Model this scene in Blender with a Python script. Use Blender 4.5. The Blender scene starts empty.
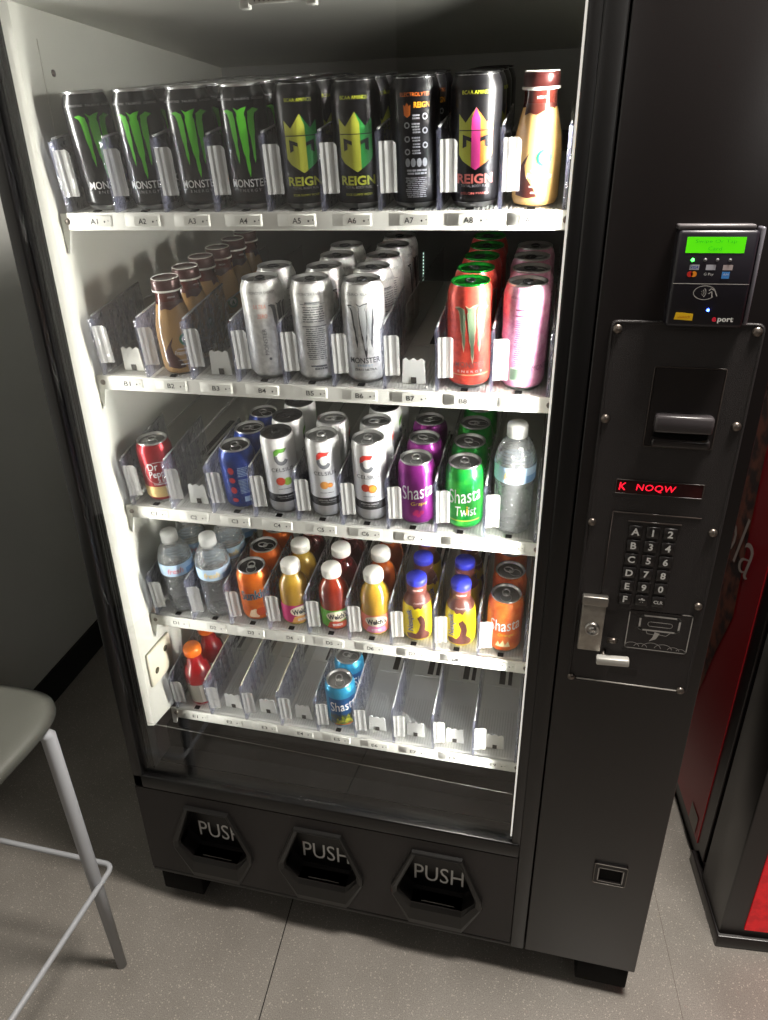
import bpy, bmesh, math, random
from mathutils import Matrix, Vector
from mathutils.geometry import tessellate_polygon
PI = math.pi
SC = bpy.context.scene
COL = SC.collection
random.seed(7)

# ------------------------------------------------------------------ camera
CAM = Vector((0.34337, -0.95297, 1.44692))
yaw, pitch, roll = 0.238538, 0.443322, -0.016263
_f = Vector((-math.sin(yaw)*math.cos(pitch), math.cos(yaw)*math.cos(pitch), -math.sin(pitch)))
_r = Vector((math.cos(yaw), math.sin(yaw), 0)); _u = _r.cross(_f)
_r2 = _r*math.cos(roll) + _u*math.sin(roll); _u2 = _u*math.cos(roll) - _r*math.sin(roll)
cd = bpy.data.cameras.new('camera'); cam = bpy.data.objects.new('camera', cd); COL.objects.link(cam)
cd.sensor_fit = 'HORIZONTAL'; cd.sensor_width = 36.0; cd.lens = 694.189*36/768; cd.clip_start = .02
M = Matrix((_r2, _u2, -_f)).transposed().to_4x4(); M.translation = CAM
cam.matrix_world = M
SC.camera = cam

# ------------------------------------------------------------------ world, lights, exposure
SC.view_settings.view_transform = 'Standard'
SC.view_settings.look = 'None'
SC.view_settings.gamma = 1.0
SC.view_settings.use_curve_mapping = False
SC.view_settings.exposure = 0.0
SC.cycles.use_denoising = True
SC.cycles.transparent_max_bounces = 32
SC.cycles.max_bounces = 12
SC.cycles.transmission_bounces = 10
SC.cycles.glossy_bounces = 6
SC.cycles.caustics_refractive = False
SC.cycles.caustics_reflective = False
W = bpy.data.worlds.new('world'); SC.world = W; W.use_nodes = True
W.node_tree.nodes['Background'].inputs[0].default_value = (.5, .48, .46, 1)
W.node_tree.nodes['Background'].inputs[1].default_value = .006

def area(name, loc, target, sx, sy, power, color=(1, 1, 1)):
    l = bpy.data.lights.new(name, 'AREA'); l.shape = 'RECTANGLE'; l.size = sx; l.size_y = sy
    l.energy = power; l.color = color
    o = bpy.data.objects.new(name, l); COL.objects.link(o); o.location = loc
    o.rotation_euler = (Vector(target)-Vector(loc)).to_track_quat('-Z', 'Y').to_euler()
    return o
area('ceiling_lamp_main', (.78, -.15, 2.60), (.60, -.30, 0), .38, .38, 82, (1, .94, .86))
area('fill_lamp_far', (1.9, -2.4, 2.60), (-1.08, .3, .7), .8, .5, 7, (1, .97, .93))  # added fill to brighten the left wall, not a known fixture
area('fill_lamp_left', (-.7, -1.9, 2.60), (.8, .5, .6), .6, .4, 3, (1, .95, .9))  # added fill aimed at the red machine's side
LEDPOWER = 4.5
def strip_lamp(name, loc, aim, power, spread):
    # lensed strip light: LED tube in the right jamb, added fill on the left
    l = bpy.data.lights.new(name, 'AREA'); l.shape = 'RECTANGLE'; l.size = .010; l.size_y = 1.20; l.energy = power; l.color = (1, .985, .93); l.spread = math.radians(spread)
    o = bpy.data.objects.new(name, l); COL.objects.link(o)
    z = -Vector(aim).normalized(); y = Vector((0, 0, 1)); x = y.cross(z).normalized(); y = z.cross(x)
    m = Matrix((x, y, z)).transposed().to_4x4(); m.translation = Vector(loc); o.matrix_world = m
strip_lamp('led_tube_right', (.3560, -.0262, 1.03), (-1, .28, 0), 6.2, 78)
strip_lamp('fill_strip_left', (-.3660, -.0290, 1.03), (1, .34, 0), 1.3, 85)  # unseen weak fill, added to brighten the shelves from the left

# ------------------------------------------------------------------ materials
def lin(c):
    out = []
    for v in c[:3]:
        v /= 255.0
        out.append(v/12.92 if v <= .04045 else ((v+.055)/1.055)**2.4)
    return tuple(out)+(1.0,)
MATS = {}
def mat(name, rgb, rough=.5, metal=0.0, spec=.5, emit=None, estr=0, noise=0, nscale=40, bump=0, bscale=300, coat=0, rgb2=None, alpha=None):
    if name in MATS: return MATS[name]
    m = bpy.data.materials.new(name); m.use_nodes = True; nt = m.node_tree; b = nt.nodes['Principled BSDF']
    b.inputs['Base Color'].default_value = lin(rgb); b.inputs['Roughness'].default_value = rough
    b.inputs['Metallic'].default_value = metal; b.inputs['Specular IOR Level'].default_value = spec
    b.inputs['Coat Weight'].default_value = coat; b.inputs['Coat Roughness'].default_value = .08
    if emit: b.inputs['Emission Color'].default_value = lin(emit); b.inputs['Emission Strength'].default_value = estr
    if noise or rgb2 or bump:
        tc = nt.nodes.new('ShaderNodeTexCoord')
    if noise or rgb2:
        n = nt.nodes.new('ShaderNodeTexNoise'); n.inputs['Scale'].default_value = nscale; n.inputs['Detail'].default_value = 6
        nt.links.new(tc.outputs['Object'], n.inputs['Vector'])
        r = nt.nodes.new('ShaderNodeValToRGB')
        c = lin(rgb)
        if rgb2: r.color_ramp.elements[0].color = lin(rgb2); r.color_ramp.elements[1].color = c; r.color_ramp.elements[0].position = .42; r.color_ramp.elements[1].position = .58
        else:
            r.color_ramp.elements[0].color = tuple(v*(1-noise) for v in c[:3])+(1,)
            r.color_ramp.elements[1].color = tuple(min(1, v*(1+noise)) for v in c[:3])+(1,)
            r.color_ramp.elements[0].position = .3; r.color_ramp.elements[1].position = .7
        nt.links.new(n.outputs['Fac'], r.inputs['Fac']); nt.links.new(r.outputs['Color'], b.inputs['Base Color'])
    if bump:
        n2 = nt.nodes.new('ShaderNodeTexNoise'); n2.inputs['Scale'].default_value = bscale; n2.inputs['Detail'].default_value = 3
        nt.links.new(tc.outputs['Object'], n2.inputs['Vector'])
        bp = nt.nodes.new('ShaderNodeBump'); bp.inputs['Strength'].default_value = bump; bp.inputs['Distance'].default_value = .002
        nt.links.new(n2.outputs['Fac'], bp.inputs['Height']); nt.links.new(bp.outputs['Normal'], b.inputs['Normal'])
    MATS[name] = m
    return m
def clear(name, tint, gloss_mul=1.0, rough=.05, milky=0.0, milk=(235, 235, 235), bump=0, bscale=60, ior=1.45, glass=0.0):
    """thin clear plastic or glass: transparent with a Fresnel reflection and an optional milky share"""
    if name in MATS: return MATS[name]
    m = bpy.data.materials.new(name); m.use_nodes = True; nt = m.node_tree
    for n in list(nt.nodes): nt.nodes.remove(n)
    out = nt.nodes.new('ShaderNodeOutputMaterial')
    tr = nt.nodes.new('ShaderNodeBsdfTransparent'); tr.inputs[0].default_value = lin(tint)
    gl = nt.nodes.new('ShaderNodeBsdfGlossy'); gl.inputs['Roughness'].default_value = rough
    fr = nt.nodes.new('ShaderNodeLayerWeight'); fr.inputs['Blend'].default_value = .5
    pw = nt.nodes.new('ShaderNodeMath'); pw.operation = 'POWER'; pw.inputs[1].default_value = 5
    nt.links.new(fr.outputs['Facing'], pw.inputs[0])
    f0 = ((ior-1)/(ior+1))**2
    ma = nt.nodes.new('ShaderNodeMath'); ma.operation = 'MULTIPLY_ADD'; ma.inputs[1].default_value = 1-f0; ma.inputs[2].default_value = f0
    nt.links.new(pw.outputs[0], ma.inputs[0])
    ml = nt.nodes.new('ShaderNodeMath'); ml.operation = 'MULTIPLY'; ml.inputs[1].default_value = gloss_mul; ml.use_clamp = True
    nt.links.new(ma.outputs[0], ml.inputs[0])
    base = tr.outputs[0]
    if glass:
        g = nt.nodes.new('ShaderNodeBsdfGlass'); g.inputs['IOR'].default_value = 1.33; g.inputs['Roughness'].default_value = .03
        g.inputs['Color'].default_value = lin(tint)
        mx = nt.nodes.new('ShaderNodeMixShader'); mx.inputs[0].default_value = glass
        nt.links.new(base, mx.inputs[1]); nt.links.new(g.outputs[0], mx.inputs[2]); base = mx.outputs[0]
    if milky:
        d = nt.nodes.new('ShaderNodeBsdfDiffuse'); d.inputs[0].default_value = lin(milk)
        t = nt.nodes.new('ShaderNodeBsdfTranslucent'); t.inputs[0].default_value = lin(milk)
        dm = nt.nodes.new('ShaderNodeMixShader'); dm.inputs[0].default_value = .5
        nt.links.new(d.outputs[0], dm.inputs[1]); nt.links.new(t.outputs[0], dm.inputs[2])
        mx = nt.nodes.new('ShaderNodeMixShader'); mx.inputs[0].default_value = milky
        nt.links.new(base, mx.inputs[1]); nt.links.new(dm.outputs[0], mx.inputs[2]); base = mx.outputs[0]
    mix = nt.nodes.new('ShaderNodeMixShader')
    nt.links.new(ml.outputs[0], mix.inputs[0]); nt.links.new(base, mix.inputs[1]); nt.links.new(gl.outputs[0], mix.inputs[2])
    nt.links.new(mix.outputs[0], out.inputs[0])
    if bump:
        tc = nt.nodes.new('ShaderNodeTexCoord'); n2 = nt.nodes.new('ShaderNodeTexNoise'); n2.inputs['Scale'].default_value = bscale
        nt.links.new(tc.outputs['Object'], n2.inputs['Vector'])
        bp = nt.nodes.new('ShaderNodeBump'); bp.inputs['Strength'].default_value = bump; bp.inputs['Distance'].default_value = .01
        nt.links.new(n2.outputs['Fac'], bp.inputs['Height']); nt.links.new(bp.outputs['Normal'], gl.inputs['Normal']); nt.links.new(bp.outputs['Normal'], fr.inputs['Normal'])
    MATS[name] = m
    return m

# ------------------------------------------------------------------ mesh builder
class MB:
    def __init__(s): s.v = []; s.f = []; s.m = []; s.sm = []; s.mats = []
    def mi(s, m):
        if m not in s.mats: s.mats.append(m)
        return s.mats.index(m)
    def add(s, vs, fs, m, smooth=False):
        o = len(s.v); s.v += [tuple(v) for v in vs]; i = s.mi(m)
        for f in fs: s.f.append([a+o for a in f]); s.m.append(i); s.sm.append(smooth)
        return s
    def box(s, x0, x1, y0, y1, z0, z1, m, mtx=None):
        vs = [Vector((x, y, z)) for z in (z0, z1) for y in (y0, y1) for x in (x0, x1)]
        if mtx: vs = [mtx @ v for v in vs]
        return s.add(vs, [(0, 2, 3, 1), (4, 5, 7, 6), (0, 1, 5, 4), (2, 6, 7, 3), (0, 4, 6, 2), (1, 3, 7, 5)], m)
    def bbox(s, x0, x1, y0, y1, z0, z1, m, bev=.003, seg=2, mtx=None):
        bm = bmesh.new(); bmesh.ops.create_cube(bm, size=1)
        for v in bm.verts: v.co = Vector(((x0+x1)/2+v.co.x*(x1-x0), (y0+y1)/2+v.co.y*(y1-y0), (z0+z1)/2+v.co.z*(z1-z0)))
        bmesh.ops.bevel(bm, geom=bm.edges[:], offset=bev, segments=seg, affect='EDGES', profile=.5)
        vs = [mtx @ v.co if mtx else v.co.copy() for v in bm.verts]
        bm.verts.index_update(); fs = [[v.index for v in f.verts] for f in bm.faces]; bm.free()
        return s.add(vs, fs, m, True)
    def lathe(s, prof, m, seg=32, smooth=True, mtx=None, cap=True):
        """prof: list of (r, z) or (r, z, material) from bottom to top"""
        vs = []; n = len(prof)
        for p in prof:
            for k in range(seg):
                a = 2*PI*k/seg; v = Vector((p[0]*math.cos(a), p[0]*math.sin(a), p[1]))
                vs.append(mtx @ v if mtx else v)
        o = len(s.v); s.v += [tuple(v) for v in vs]
        for j in range(n-1):
            mm = prof[j+1][2] if len(prof[j+1]) > 2 else m
            i = s.mi(mm)
            for k in range(seg):
                k2 = (k+1) % seg
                s.f.append([o+j*seg+k, o+j*seg+k2, o+(j+1)*seg+k2, o+(j+1)*seg+k]); s.m.append(i); s.sm.append(smooth)
        return s
    def tube(s, pts, r, m, seg=10, closed=False):
        pts = [Vector(p) for p in pts]; n = len(pts); vs = []; rings = []
        up = Vector((0, 0, 1))
        prev = None
        for i, p in enumerate(pts):
            if closed: d = (pts[(i+1) % n]-pts[i-1]).normalized()
            else: d = (pts[min(i+1, n-1)]-pts[max(i-1, 0)]).normalized()
            if prev is None:
                a = d.cross(up if abs(d.z) < .95 else Vector((1, 0, 0))).normalized()
            else: a = (prev-d*prev.dot(d)).normalized()
            prev = a; b = d.cross(a)
            rr = r[i] if isinstance(r, (list, tuple)) else r
            for k in range(seg):
                t = 2*PI*k/seg; vs.append(p+a*math.cos(t)*rr+b*math.sin(t)*rr)
        fs = []
        for i in range(n if closed else n-1):
            i2 = (i+1) % n
            for k in range(seg): fs.append((i*seg+k, i*seg+(k+1) % seg, i2*seg+(k+1) % seg, i2*seg+k))
        if not closed: fs.append(tuple(range(seg))[::-1]); fs.append(tuple((n-1)*seg+k for k in range(seg)))
        return s.add(vs, fs, m, True)
    def prism(s, poly, depth, m, mtx=None, holes=()):
        """poly in (x, z), front face at y=0, back at y=depth"""
        loops = [list(poly)]+[list(h) for h in holes]
        tris = tessellate_polygon([[Vector((a, b, 0)) for a, b in l] for l in loops])
        flat = [p for l in loops for p in l]; n = len(flat)
        vs = [Vector((a, 0, b)) for a, b in flat]+[Vector((a, depth, b)) for a, b in flat]
        fs = []
        for t in tris:
            a, b, c = [flat[i] for i in t]
            ccw = (b[0]-a[0])*(c[1]-a[1])-(b[1]-a[1])*(c[0]-a[0]) > 0
            t = list(t) if ccw else list(t)[::-1]
            fs.append(t); fs.append([i+n for i in t[::-1]])
        o = 0
        for l in loops:
            k = len(l)
            for i in range(k): j = (i+1) % k; fs.append([o+i, o+j, o+j+n, o+i+n])
            o += k
        if mtx: vs = [mtx @ v for v in vs]
        return s.add(vs, fs, m)
    def build(s, name, parent=None, mtx=None):
        me = bpy.data.meshes.new(name); me.from_pydata(s.v, [], s.f)
        for m in s.mats: me.materials.append(m)
        me.polygons.foreach_set('material_index', s.m); me.polygons.foreach_set('use_smooth', s.sm)
        bm = bmesh.new(); bm.from_mesh(me)
        if getattr(s, 'fixn', True): bmesh.ops.recalc_face_normals(bm, faces=bm.faces)
        bm.to_mesh(me); bm.free()
        me.update()
        o = bpy.data.objects.new(name, me); COL.objects.link(o)
        if parent: o.parent = parent
        if mtx: o.matrix_basis = mtx
        return o
def empty(name, loc=(0, 0, 0), parent=None):
    o = bpy.data.objects.new(name, None); COL.objects.link(o); o.empty_display_size = .02; o.location = loc
    if parent: o.parent = parent
    return o
def tag(o, label=None, cat=None, group=None, kind=None):
    if label: o['label'] = label
    if cat: o['category'] = cat
    if group: o['group'] = group
    if kind: o['kind'] = kind
    return o
def dup(o, parent=None):
    c = o.copy(); COL.objects.link(c); c.parent = parent
    for ch in o.children: dup(ch, c)
    return c
def smooth_loop(pts, n=2):
    """round the corners of a closed 2D outline"""
    for _ in range(n):
        out = []
        for i in range(len(pts)):
            a = pts[i]; b = pts[(i+1) % len(pts)]
            out.append((a[0]*.75+b[0]*.25, a[1]*.75+b[1]*.25)); out.append((a[0]*.25+b[0]*.75, a[1]*.25+b[1]*.75))
        pts = out
    return pts
def rrect(x0, x1, z0, z1, r, k=4):
    out = []
    for cx, cz, a0 in ((x1-r, z0+r, -90), (x1-r, z1-r, 0), (x0+r, z1-r, 90), (x0+r, z0+r, 180)):
        for i in range(k+1):
            a = math.radians(a0+90*i/k); out.append((cx+r*math.cos(a), cz+r*math.sin(a)))
    return out
# flat 2D artwork: returns (verts2d, faces)
TXT = {}
def text2d(body, w=None, h=None, shear=0, bold=0, spacing=1.0):
    key = (body, shear, bold, spacing)
    if key not in TXT:
        cu = bpy.data.curves.new('lettering', 'FONT'); cu.body = body; cu.size = 1; cu.shear = shear; cu.offset = bold; cu.space_character = spacing
        cu.resolution_u = 3
        ob = bpy.data.objects.new('lettering', cu); COL.objects.link(ob)
        dg = bpy.context.evaluated_depsgraph_get()
        me = bpy.data.meshes.new_from_object(ob.evaluated_get(dg))
        vs = [(v.co.x, v.co.y) for v in me.vertices]; fs = [list(p.vertices) for p in me.polygons]
        bpy.data.objects.remove(ob); bpy.data.curves.remove(cu); bpy.data.meshes.remove(me)
        TXT[key] = (vs, fs)
    vs, fs = TXT[key]
    x0 = min(v[0] for v in vs); x1 = max(v[0] for v in vs); z0 = min(v[1] for v in vs); z1 = max(v[1] for v in vs)
    if w is None: w = h*(x1-x0)/(z1-z0)
    if h is None: h = w*(z1-z0)/(x1-x0)
    return [((v[0]-(x0+x1)/2)/(x1-x0)*w, (v[1]-(z0+z1)/2)/(z1-z0)*h) for v in vs], fs
def poly2d(*polys, holes=()):
    vs = []; fs = []
    for p in polys:
        loops = [list(p)]+[list(h) for h in holes]
        t = tessellate_polygon([[Vector((a, b, 0)) for a, b in l] for l in loops]); o = len(vs)
        vs += [q for l in loops for q in l]; fs += [[i+o for i in f] for f in t]
    return vs, fs
def rect2d(x0, x1, z0, z1): return [(x0, z0), (x1, z0), (x1, z1), (x0, z1)], [[0, 1, 2, 3]]
def ring2d(cx, cz, r0, r1, a0=0, a1=360, n=28, sz=1.0):
    vs = []; fs = []
    for i in range(n+1):
        a = math.radians(a0+(a1-a0)*i/n)
        for r in (r0, r1): vs.append((cx+r*math.cos(a), cz+r*math.sin(a)*sz))
        if i: fs.append([2*i-2, 2*i-1, 2*i+1, 2*i])
    return vs, fs
def disc2d(cx, cz, r, n=20, sz=1.0): return [(cx+r*math.cos(2*PI*i/n), cz+r*math.sin(2*PI*i/n)*sz) for i in range(n)], [list(range(n))]
def lines2d(x0, x1, zs, t, jag=.25):
    vs = []; fs = []
    for z in zs:
        x = x0+random.random()*.1*(x1-x0)
        while x < x1-.001:
            l = (.1+.25*random.random())*(x1-x0); e = min(x1-random.random()*jag*(x1-x0)*.3, x+l)
            if e > x: o = len(vs); vs += [(x, z), (e, z), (e, z+t), (x, z+t)]; fs.append([o, o+1, o+2, o+3])
            x += l+(x1-x0)*.03
    return vs, fs
def xf(art, dx=0, dz=0, rot=0, s=1):
    c, n = math.cos(rot), math.sin(rot)
    return [(dx+s*(x*c-z*n), dz+s*(x*n+z*c)) for x, z in art[0]], art[1]
def refine(art, L):
    bm = bmesh.new(); vv = [bm.verts.new((x, z, 0)) for x, z in art[0]]
    for f in art[1]:
        try: bm.faces.new([vv[i] for i in f])
        except ValueError: pass
    bmesh.ops.triangulate(bm, faces=bm.faces)
    for _ in range(7):
        e = [e for e in bm.edges if e.calc_length() > L]
        if not e: break
        bmesh.ops.subdivide_edges(bm, edges=e, cuts=1); bmesh.ops.triangulate(bm, faces=[f for f in bm.faces if len(f.verts) > 3])
    bm.verts.index_update()
    out = ([(v.co.x, v.co.y) for v in bm.verts], [[v.index for v in f.verts] for f in bm.faces]); bm.free()
    return out
def decal(mb, art, m, rf, off=.00025, ang=0, L=.005):
    """wrap flat art (arc length x, height z) around a body of radius rf(z); front is -y"""
    vs, fs = refine(art, L); out = []
    for x, z in vs:
        r = rf(z) if callable(rf) else rf
        r0 = rf(z) if callable(rf) else rf
        a = x/r0+ang; out.append(((r+off)*math.sin(a), -(r+off)*math.cos(a), z))
    mb.add(out, fs, m)
def flat(mb, art, m, y, x=0, z=0):
    """flat art on a wall facing -y"""
    mb.add([(a+x, y, b+z) for a, b in art[0]], art[1], m)

# ------------------------------------------------------------------ shared materials
BLK = mat('black_paint', (21, 17, 17), .30, spec=.5, bump=.03, bscale=700)
BLK2 = mat('black_door_frame', (13, 12, 12), .32)
BLKD = mat('black_interior', (9, 8, 8), .8, spec=.2)
BLKT = mat('black_textured_plastic', (38, 34, 34), .5, bump=.5, bscale=900)
GASKET = mat('black_rubber_gasket', (12, 12, 11), .85, spec=.2)
LINER = mat('white_liner_plastic', (208, 208, 198), .45, noise=.05, nscale=6)
WHT = mat('white_plastic', (212, 212, 205), .65, spec=.25)
TRAYM = mat('white_tray_plastic', (226, 226, 220), .5)
INK = mat('black_ink', (25, 25, 25), .6)
CHR = mat('brushed_steel', (190, 188, 184), .3, metal=1, noise=.1)
STEELD = mat('dull_screw_metal', (120, 112, 105), .35, metal=.9)
ALU = mat('can_aluminium', (205, 205, 205), .28, metal=1)
DIV = clear('clear_blue_plastic', (249, 250, 253), 1.8, .07, milky=.10, milk=(196, 198, 226), bump=1.0, bscale=70)
RAILM = clear('clear_lane_wall', (250, 250, 249), .9, .15, milky=.05, milk=(200, 200, 195))
FLAP = clear('frosted_flap_plastic', (250, 250, 250), 1.6, .18, milky=.38, milk=(240, 240, 236), bump=.6, bscale=60)
GLASS = clear('door_glass', (254, 254, 254), 1.25, .0, ior=1.5)
LED = mat('led_strip_light', (255, 255, 255), emit=(255, 250, 236), estr=LEDPOWER)
PRINTW = mat('white_print', (225, 225, 222), .5)

# ------------------------------------------------------------------ room
RA = math.radians(5.0)
RM = Matrix.Rotation(RA, 4, 'Z')
def room_slab(name, x0, x1, y0, y1, z0, z1, m, kind='structure'):
    mb = MB(); mb.box(x0, x1, y0, y1, z0, z1, m); o = mb.build(name); o.matrix_world = RM; o['kind'] = kind; return o
def floor_mat():
    m = bpy.data.materials.new('speckled_vinyl_floor'); m.use_nodes = True; nt = m.node_tree; b = nt.nodes['Principled BSDF']
    tc = nt.nodes.new('ShaderNodeTexCoord')
    n1 = nt.nodes.new('ShaderNodeTexVoronoi'); n1.inputs['Scale'].default_value = 480
    n2 = nt.nodes.new('ShaderNodeTexNoise'); n2.inputs['Scale'].default_value = 6; n2.inputs['Detail'].default_value = 5
    n3 = nt.nodes.new('ShaderNodeTexNoise'); n3.inputs['Scale'].default_value = 520; n3.inputs['Detail'].default_value = 3
    for n in (n1, n2, n3): nt.links.new(tc.outputs['Object'], n.inputs['Vector'])
    r1 = nt.nodes.new('ShaderNodeValToRGB'); r1.color_ramp.elements[0].color = lin((110, 105, 99)); r1.color_ramp.elements[1].color = lin((160, 155, 148))
    r1.color_ramp.elements[0].position = .25; r1.color_ramp.elements[1].position = .75
    nt.links.new(n3.outputs['Fac'], r1.inputs['Fac'])
    mx = nt.nodes.new('ShaderNodeMixRGB'); mx.blend_type = 'MULTIPLY'; mx.inputs[0].default_value = .55
    r2 = nt.nodes.new('ShaderNodeValToRGB'); r2.color_ramp.elements[0].color = (.62, .6, .58, 1); r2.color_ramp.elements[1].color = (1, 1, 1, 1)
    r2.color_ramp.elements[0].position = .3; r2.color_ramp.elements[1].position = .7
    nt.links.new(n2.outputs['Fac'], r2.inputs['Fac']); nt.links.new(r1.outputs[0], mx.inputs[1]); nt.links.new(r2.outputs[0], mx.inputs[2])
    mx2 = nt.nodes.new('ShaderNodeMixRGB'); mx2.inputs[2].default_value = lin((166, 159, 149))
    r3 = nt.nodes.new('ShaderNodeMath'); r3.operation = 'GREATER_THAN'; r3.inputs[1].default_value = .965
    sp = nt.nodes.new('ShaderNodeSeparateColor'); nt.links.new(n1.outputs['Color'], sp.inputs[0]); nt.links.new(sp.outputs[0], r3.inputs[0])
    nt.links.new(r3.outputs[0], mx2.inputs[0]); nt.links.new(mx.outputs[0], mx2.inputs[1])
    nt.links.new(mx2.outputs[0], b.inputs['Base Color']); b.inputs['Roughness'].default_value = .42
    return m
room_slab('floor', -2.4, 3.2, -4.2, 1.5, -.05, 0, floor_mat())
WALLM = mat('grey_wall_paint', (212, 214, 210), .55, noise=.04, nscale=3, bump=.05)
room_slab('ceiling', -2.4, 3.2, -4.2, 1.5, 2.65, 2.7, mat('ceiling_tiles', (140, 138, 132), .9))
lx = (-1.075*math.cos(RA)+.55*math.sin(RA))
room_slab('wall_left', lx-.08, lx, -4.2, 1.4, 0, 2.65, WALLM)
_b = MB(); _b.box(-1.30, 2.9, 1.22, 1.30, 0, 2.65, WALLM); _b.build('wall_back')['kind'] = 'structure'
room_slab('wall_right', 2.9, 3.0, -4.2, 1.4, 0, 2.65, MATS['dark_front_wall'] if 'dark_front_wall' in MATS else mat('dark_front_wall', (52, 46, 44), .7))
room_slab('wall_front', -2.4, 3.2, -3.9, -3.8, 0, 2.65, mat('dark_front_wall', (52, 46, 44), .7))
BB = mat('black_rubber_baseboard', (10, 10, 10), .45)
room_slab('baseboard_left', lx, lx+.008, -4.0, 1.2, 0, .10, BB)
jx = (-.10*math.cos(RA)-.13*math.sin(RA))
room_slab('trim_1', jx-.0012, jx+.0012, -3.8, .98, 0, .0004, mat('floor_joint', (38, 34, 31), .8))
room_slab('trim_2', jx+.7985, jx+.7995, -3.8, .98, 0, .0003, mat('faint_floor_joint', (98, 90, 82), .8))

# ------------------------------------------------------------------ vending machine
YD = -.058
VM = empty('vending_machine', (0, 0, 0))
tag(VM, 'tall black glass-front drinks vending machine with five lit white shelves', 'vending machine')
# cabinet shell
mb = MB()
mb.box(-.41, -.372, -.012, .80, .08, 1.78, BLK)
mb.box(.372, .394, -.012, .80, .08, 1.78, BLK)
mb.box(-.41, .60, -.012, .80, 1.69, 1.78, BLK)
mb.box(-.41, .60, .64, .80, .08, 1.78, BLK)
mb.box(-.41, .394, -.012, .80, .08, .12, BLK)
mb.box(.394, .60, -.010, .80, .08, 1.78, BLK)
mb.build('cabinet', VM)
# control side door
mb = MB(); mb.bbox(.3945, .600, YD, -.011, .082, 1.78, BLK, .0022, 2)
mb.build('control_door', VM)
# door frame
mb = MB()
mb.bbox(-.410, -.388, YD, -.012, .332, 1.78, BLK2, .003)
mb.bbox(.366, .393, YD, -.012, .08, 1.78, BLK2, .003)
mb.bbox(.351, .368, YD+.002, -.03, .332, 1.78, BLK2, .002)
mb.bbox(-.410, .366, YD, -.012, .332, .366, BLK2, .003)
mb.bbox(-.410, .368, YD, -.012, 1.70, 1.78, BLK2, .003)
mb.bbox(-.410, .393, YD+.001, -.012, .080, .090, BLK2, .002)
mb.build('door_frame', VM)
mb = MB()
GREYREV = mat('dark_bronze_reveal', (26, 23, 21), .5)
mb.prism([(-.388, -.050), (-.378, -.034), (-.388, -.034)], 1.33, GREYREV, Matrix.Translation((0, 0, .366)) @ Matrix.Rotation(PI/2, 4, 'X') @ Matrix.Scale(-1, 4, (0, 1, 0)))
for i, x in enumerate((-.381, -.3775, -.374)):
    mb.tube([(x, -.036+.002*i, .37), (x, -.036+.002*i, 1.70)], .0014, GASKET, 6)
mb.box(-.3885, -.372, -.034, -.012, .366, 1.70, GASKET)
mb.build('door_gasket', VM)
# inner white liner
mb = MB()
mb.add([(-.3715, -.030, .475), (-.3715, .64, .40), (-.3715, .64, 1.68), (-.3715, -.030, 1.68), (-.3625, -.022, .470), (-.3625, .64, .40), (-.3625, .64, 1.68), (-.3625, -.022, 1.68)], [(0, 1, 2, 3), (4, 5, 6, 7), (0, 3, 7, 4), (0, 4, 5, 1), (1, 5, 6, 2), (3, 2, 6, 7)], LINER)
mb.box(.3625, .3715, -.03, .64, .425, 1.68, LINER)
mb.box(-.3715, .3715, -.026, .64, 1.66, 1.69, LINER)
mb.box(.351, .3715, -.0425, -.0400, .366, 1.69, LINER)
mb.build('interior_liner', VM)
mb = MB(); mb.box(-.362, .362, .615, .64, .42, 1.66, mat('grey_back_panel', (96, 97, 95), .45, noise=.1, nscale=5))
for i in range(60):
    z = .90+i*.0068
    if i % 1 == 0: mb.box(.0585, .0600, .6125, .615, z, z+.0034, mat('led_reflection_dash', (180, 200, 190), emit=(190, 220, 205), estr=1.6))  # glowing dashes stand in for the LED strip's reflection
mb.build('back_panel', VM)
mb = MB(); mb.box(-.3720, .3720, .030, .60, .40, .424, BLKD); mb.box(-.3720, .3720, .030, .04, .12, .424, BLKD); mb.build('collection_bin_cover', VM)
mb = MB(); mb.tube([(-.3710, -.034, .487), (.345, -.034, .462)], .00035, mat('baffle_edge', (110, 108, 100), .6), 6); mb.box(-.3715, .3505, -.012, .03, .355, .366, BLKD); mb.build('baffle', VM)
mb = MB(); mb.box(-.3620, .3620, .600, .614, 1.53, 1.66, mat('upper_back_lit_grey', (176, 176, 172), .5)); mb.build('lit_back_panel', VM)  # upper back coloured paler to paint in the lit top region
# light strip in the right jamb
mb = MB(); mb.box(.3600, .3650, -.0290, -.0200, .42, 1.655, LED); mb.build('light_strip', VM)
mb = MB(); mb.box(.3482, .3507, -.0420, -.0310, .367, 1.695, mat('light_diffuser_edge', (240, 240, 236), emit=(255, 250, 238), estr=.75)); mb.build('light_diffuser', VM)
# liner fittings
mb = MB(); mb.bbox(-.3625, -.3560, -.010, .072, .555, .632, mat('cream_hinge_cover', (222, 218, 196), .45), .003)
for y, z in ((.050, .608), (.012, .582)):
    mb.lathe([(.0001, -.0002), (.006, -.0002), (.007, .0006), (.0001, .0008)], mat('hole_dark', (90, 85, 60), .6), 14, mtx=Matrix.Translation((-.3562, y, z)) @ Matrix.Rotation(PI/2, 4, 'Y'))
mb.build('hinge_cover', VM)
mb = MB(); mb.box(-.3625, -.3612, .022, .060, 1.42, 1.625, LINER)
mb.lathe([(.0001, 0), (.0045, 0), (.0045, .001), (.0001, .0015)], STEELD, 14, mtx=Matrix.Translation((-.3612, .043, 1.588)) @ Matrix.Rotation(PI/2, 4, 'Y'))
mb.build('bracket_plate', VM)
# glass
mb = MB(); mb.box(-.3876, .3508, -.0470, -.0430, .3665, 1.6995, GLASS); mb.build('glass_pane', VM)
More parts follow.
